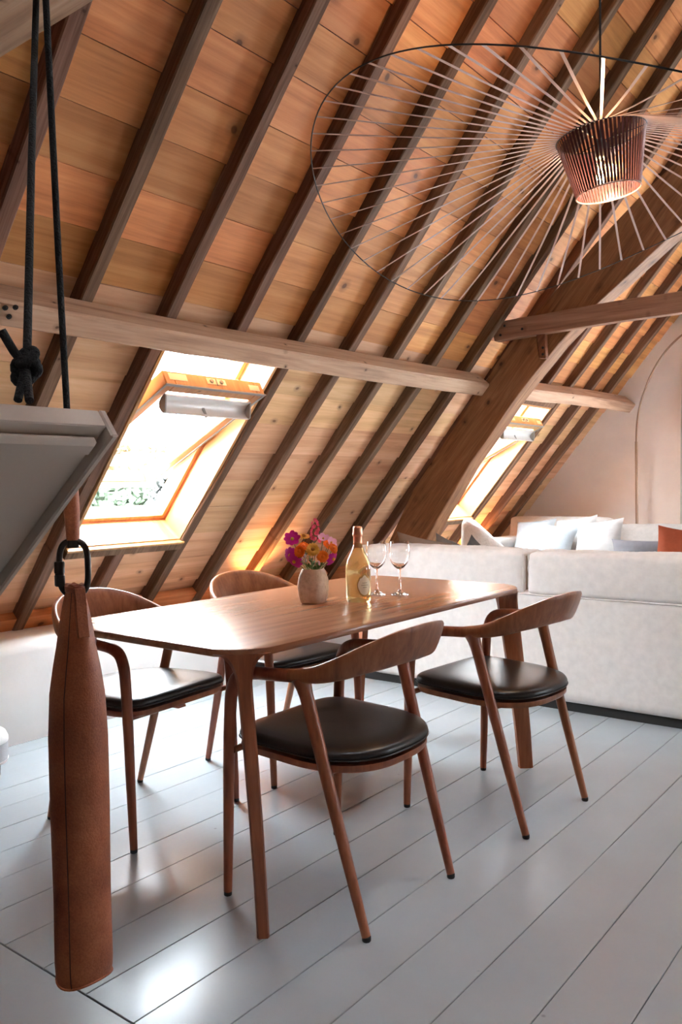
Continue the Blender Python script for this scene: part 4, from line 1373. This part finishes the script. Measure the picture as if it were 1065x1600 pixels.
# ------------------------------------------------------------------ uplights on the knee wall
def uplight(x, y, label, e=9, aim=(-.35, .05, 1)):
    root = tag(empty('uplight', (x, y, .462)), label, 'lamp')
    MB().lathe([(.001, 0), (.032, 0), (.032, .008), (.012, .012), (.012, .02)], 20).build('base', M['black'], root, smooth=40)
    MB().lathe([(.012, .02), (.024, .024), (.026, .055), (.022, .056), (.018, .03), (.001, .028)], 20, cap=False).build('lamp_head', M['black'], root, smooth=40)
    tt_ = NT('warm_lamp_glow'); tt_.b.inputs['Emission Color'].default_value = (1, .48, .14, 1); tt_.b.inputs['Emission Strength'].default_value = 20
    MB().lathe([(.001, .044), (.014, .043), (.019, .038)], 18, cap=False).build('lens', tt_.m, root, smooth=60)
    l_ = bpy.data.lights.new('uplight_beam', 'SPOT'); l_.energy = e; l_.color = (1, .50, .19); l_.spot_size = R_(110); l_.spot_blend = .8; l_.shadow_soft_size = .02
    q = bpy.data.objects.new('uplight_beam', l_); COL.objects.link(q)
    q.location = (x, y, .462 + .06)
    q.rotation_euler = (-Vector(aim)).to_track_quat('Z', 'Y').to_euler()


uplight(-3.60, 3.86, 'small warm uplight on the knee wall behind the flower vase', 10)
uplight(-3.60, 6.72, 'small warm uplight on the knee wall by the far sofa', 14)

# ------------------------------------------------------------------ garden beyond the skylight
def tree(x, y, zc, r, label, seed, mat):
    rnd = random.Random(seed)
    root = tag(empty('tree', (x, y, -5.0)), label, 'tree', 'trees outside the skylight')
    MB().tube([(0, 0, 0), (.1, 0, (zc + 5) * .6), (0, .1, zc + 5)], [.22, .15, .06], 8).build('trunk', M['rafter'], root, smooth=60)
    vs = []; fs = []
    for i in range(2600):
        d = Vector((rnd.gauss(0, 1), rnd.gauss(0, 1), rnd.gauss(0, 1))).normalized()
        cl = 1 + .35 * noise.noise(d * 2.2 + Vector((seed, 0, 0)))
        p = d * r * cl * rnd.uniform(.55, 1.0); p.z += zc + 5
        a = Vector((rnd.gauss(0, 1), rnd.gauss(0, 1), rnd.gauss(0, 1))).normalized() * .09; b = a.cross(d).normalized() * .06
        n = len(vs); vs += [p - a, p + b, p + a, p - b]; fs.append((n, n + 1, n + 2, n + 3))
    c = MB().add(vs, fs).build('crown', mat, root); c['kind'] = 'stuff'


M['tree1'] = plain('fresh_green_foliage', (.012, .024, .008), .8); M['tree2'] = plain('pale_grey_foliage', (.024, .026, .022), .8)
d0 = ray(178, 775); d1 = ray(235, 768)
p0 = CAM + d0 * 13; p1 = CAM + d1 * 17
tree(p0[0], p0[1], p0[2] + .15, .62, 'green tree seen through the open skylight', 3, M['tree1'])
tree(p1[0], p1[1], p1[2] + .1, .8, 'pale tree to the right of the green one outside', 8, M['tree2'])
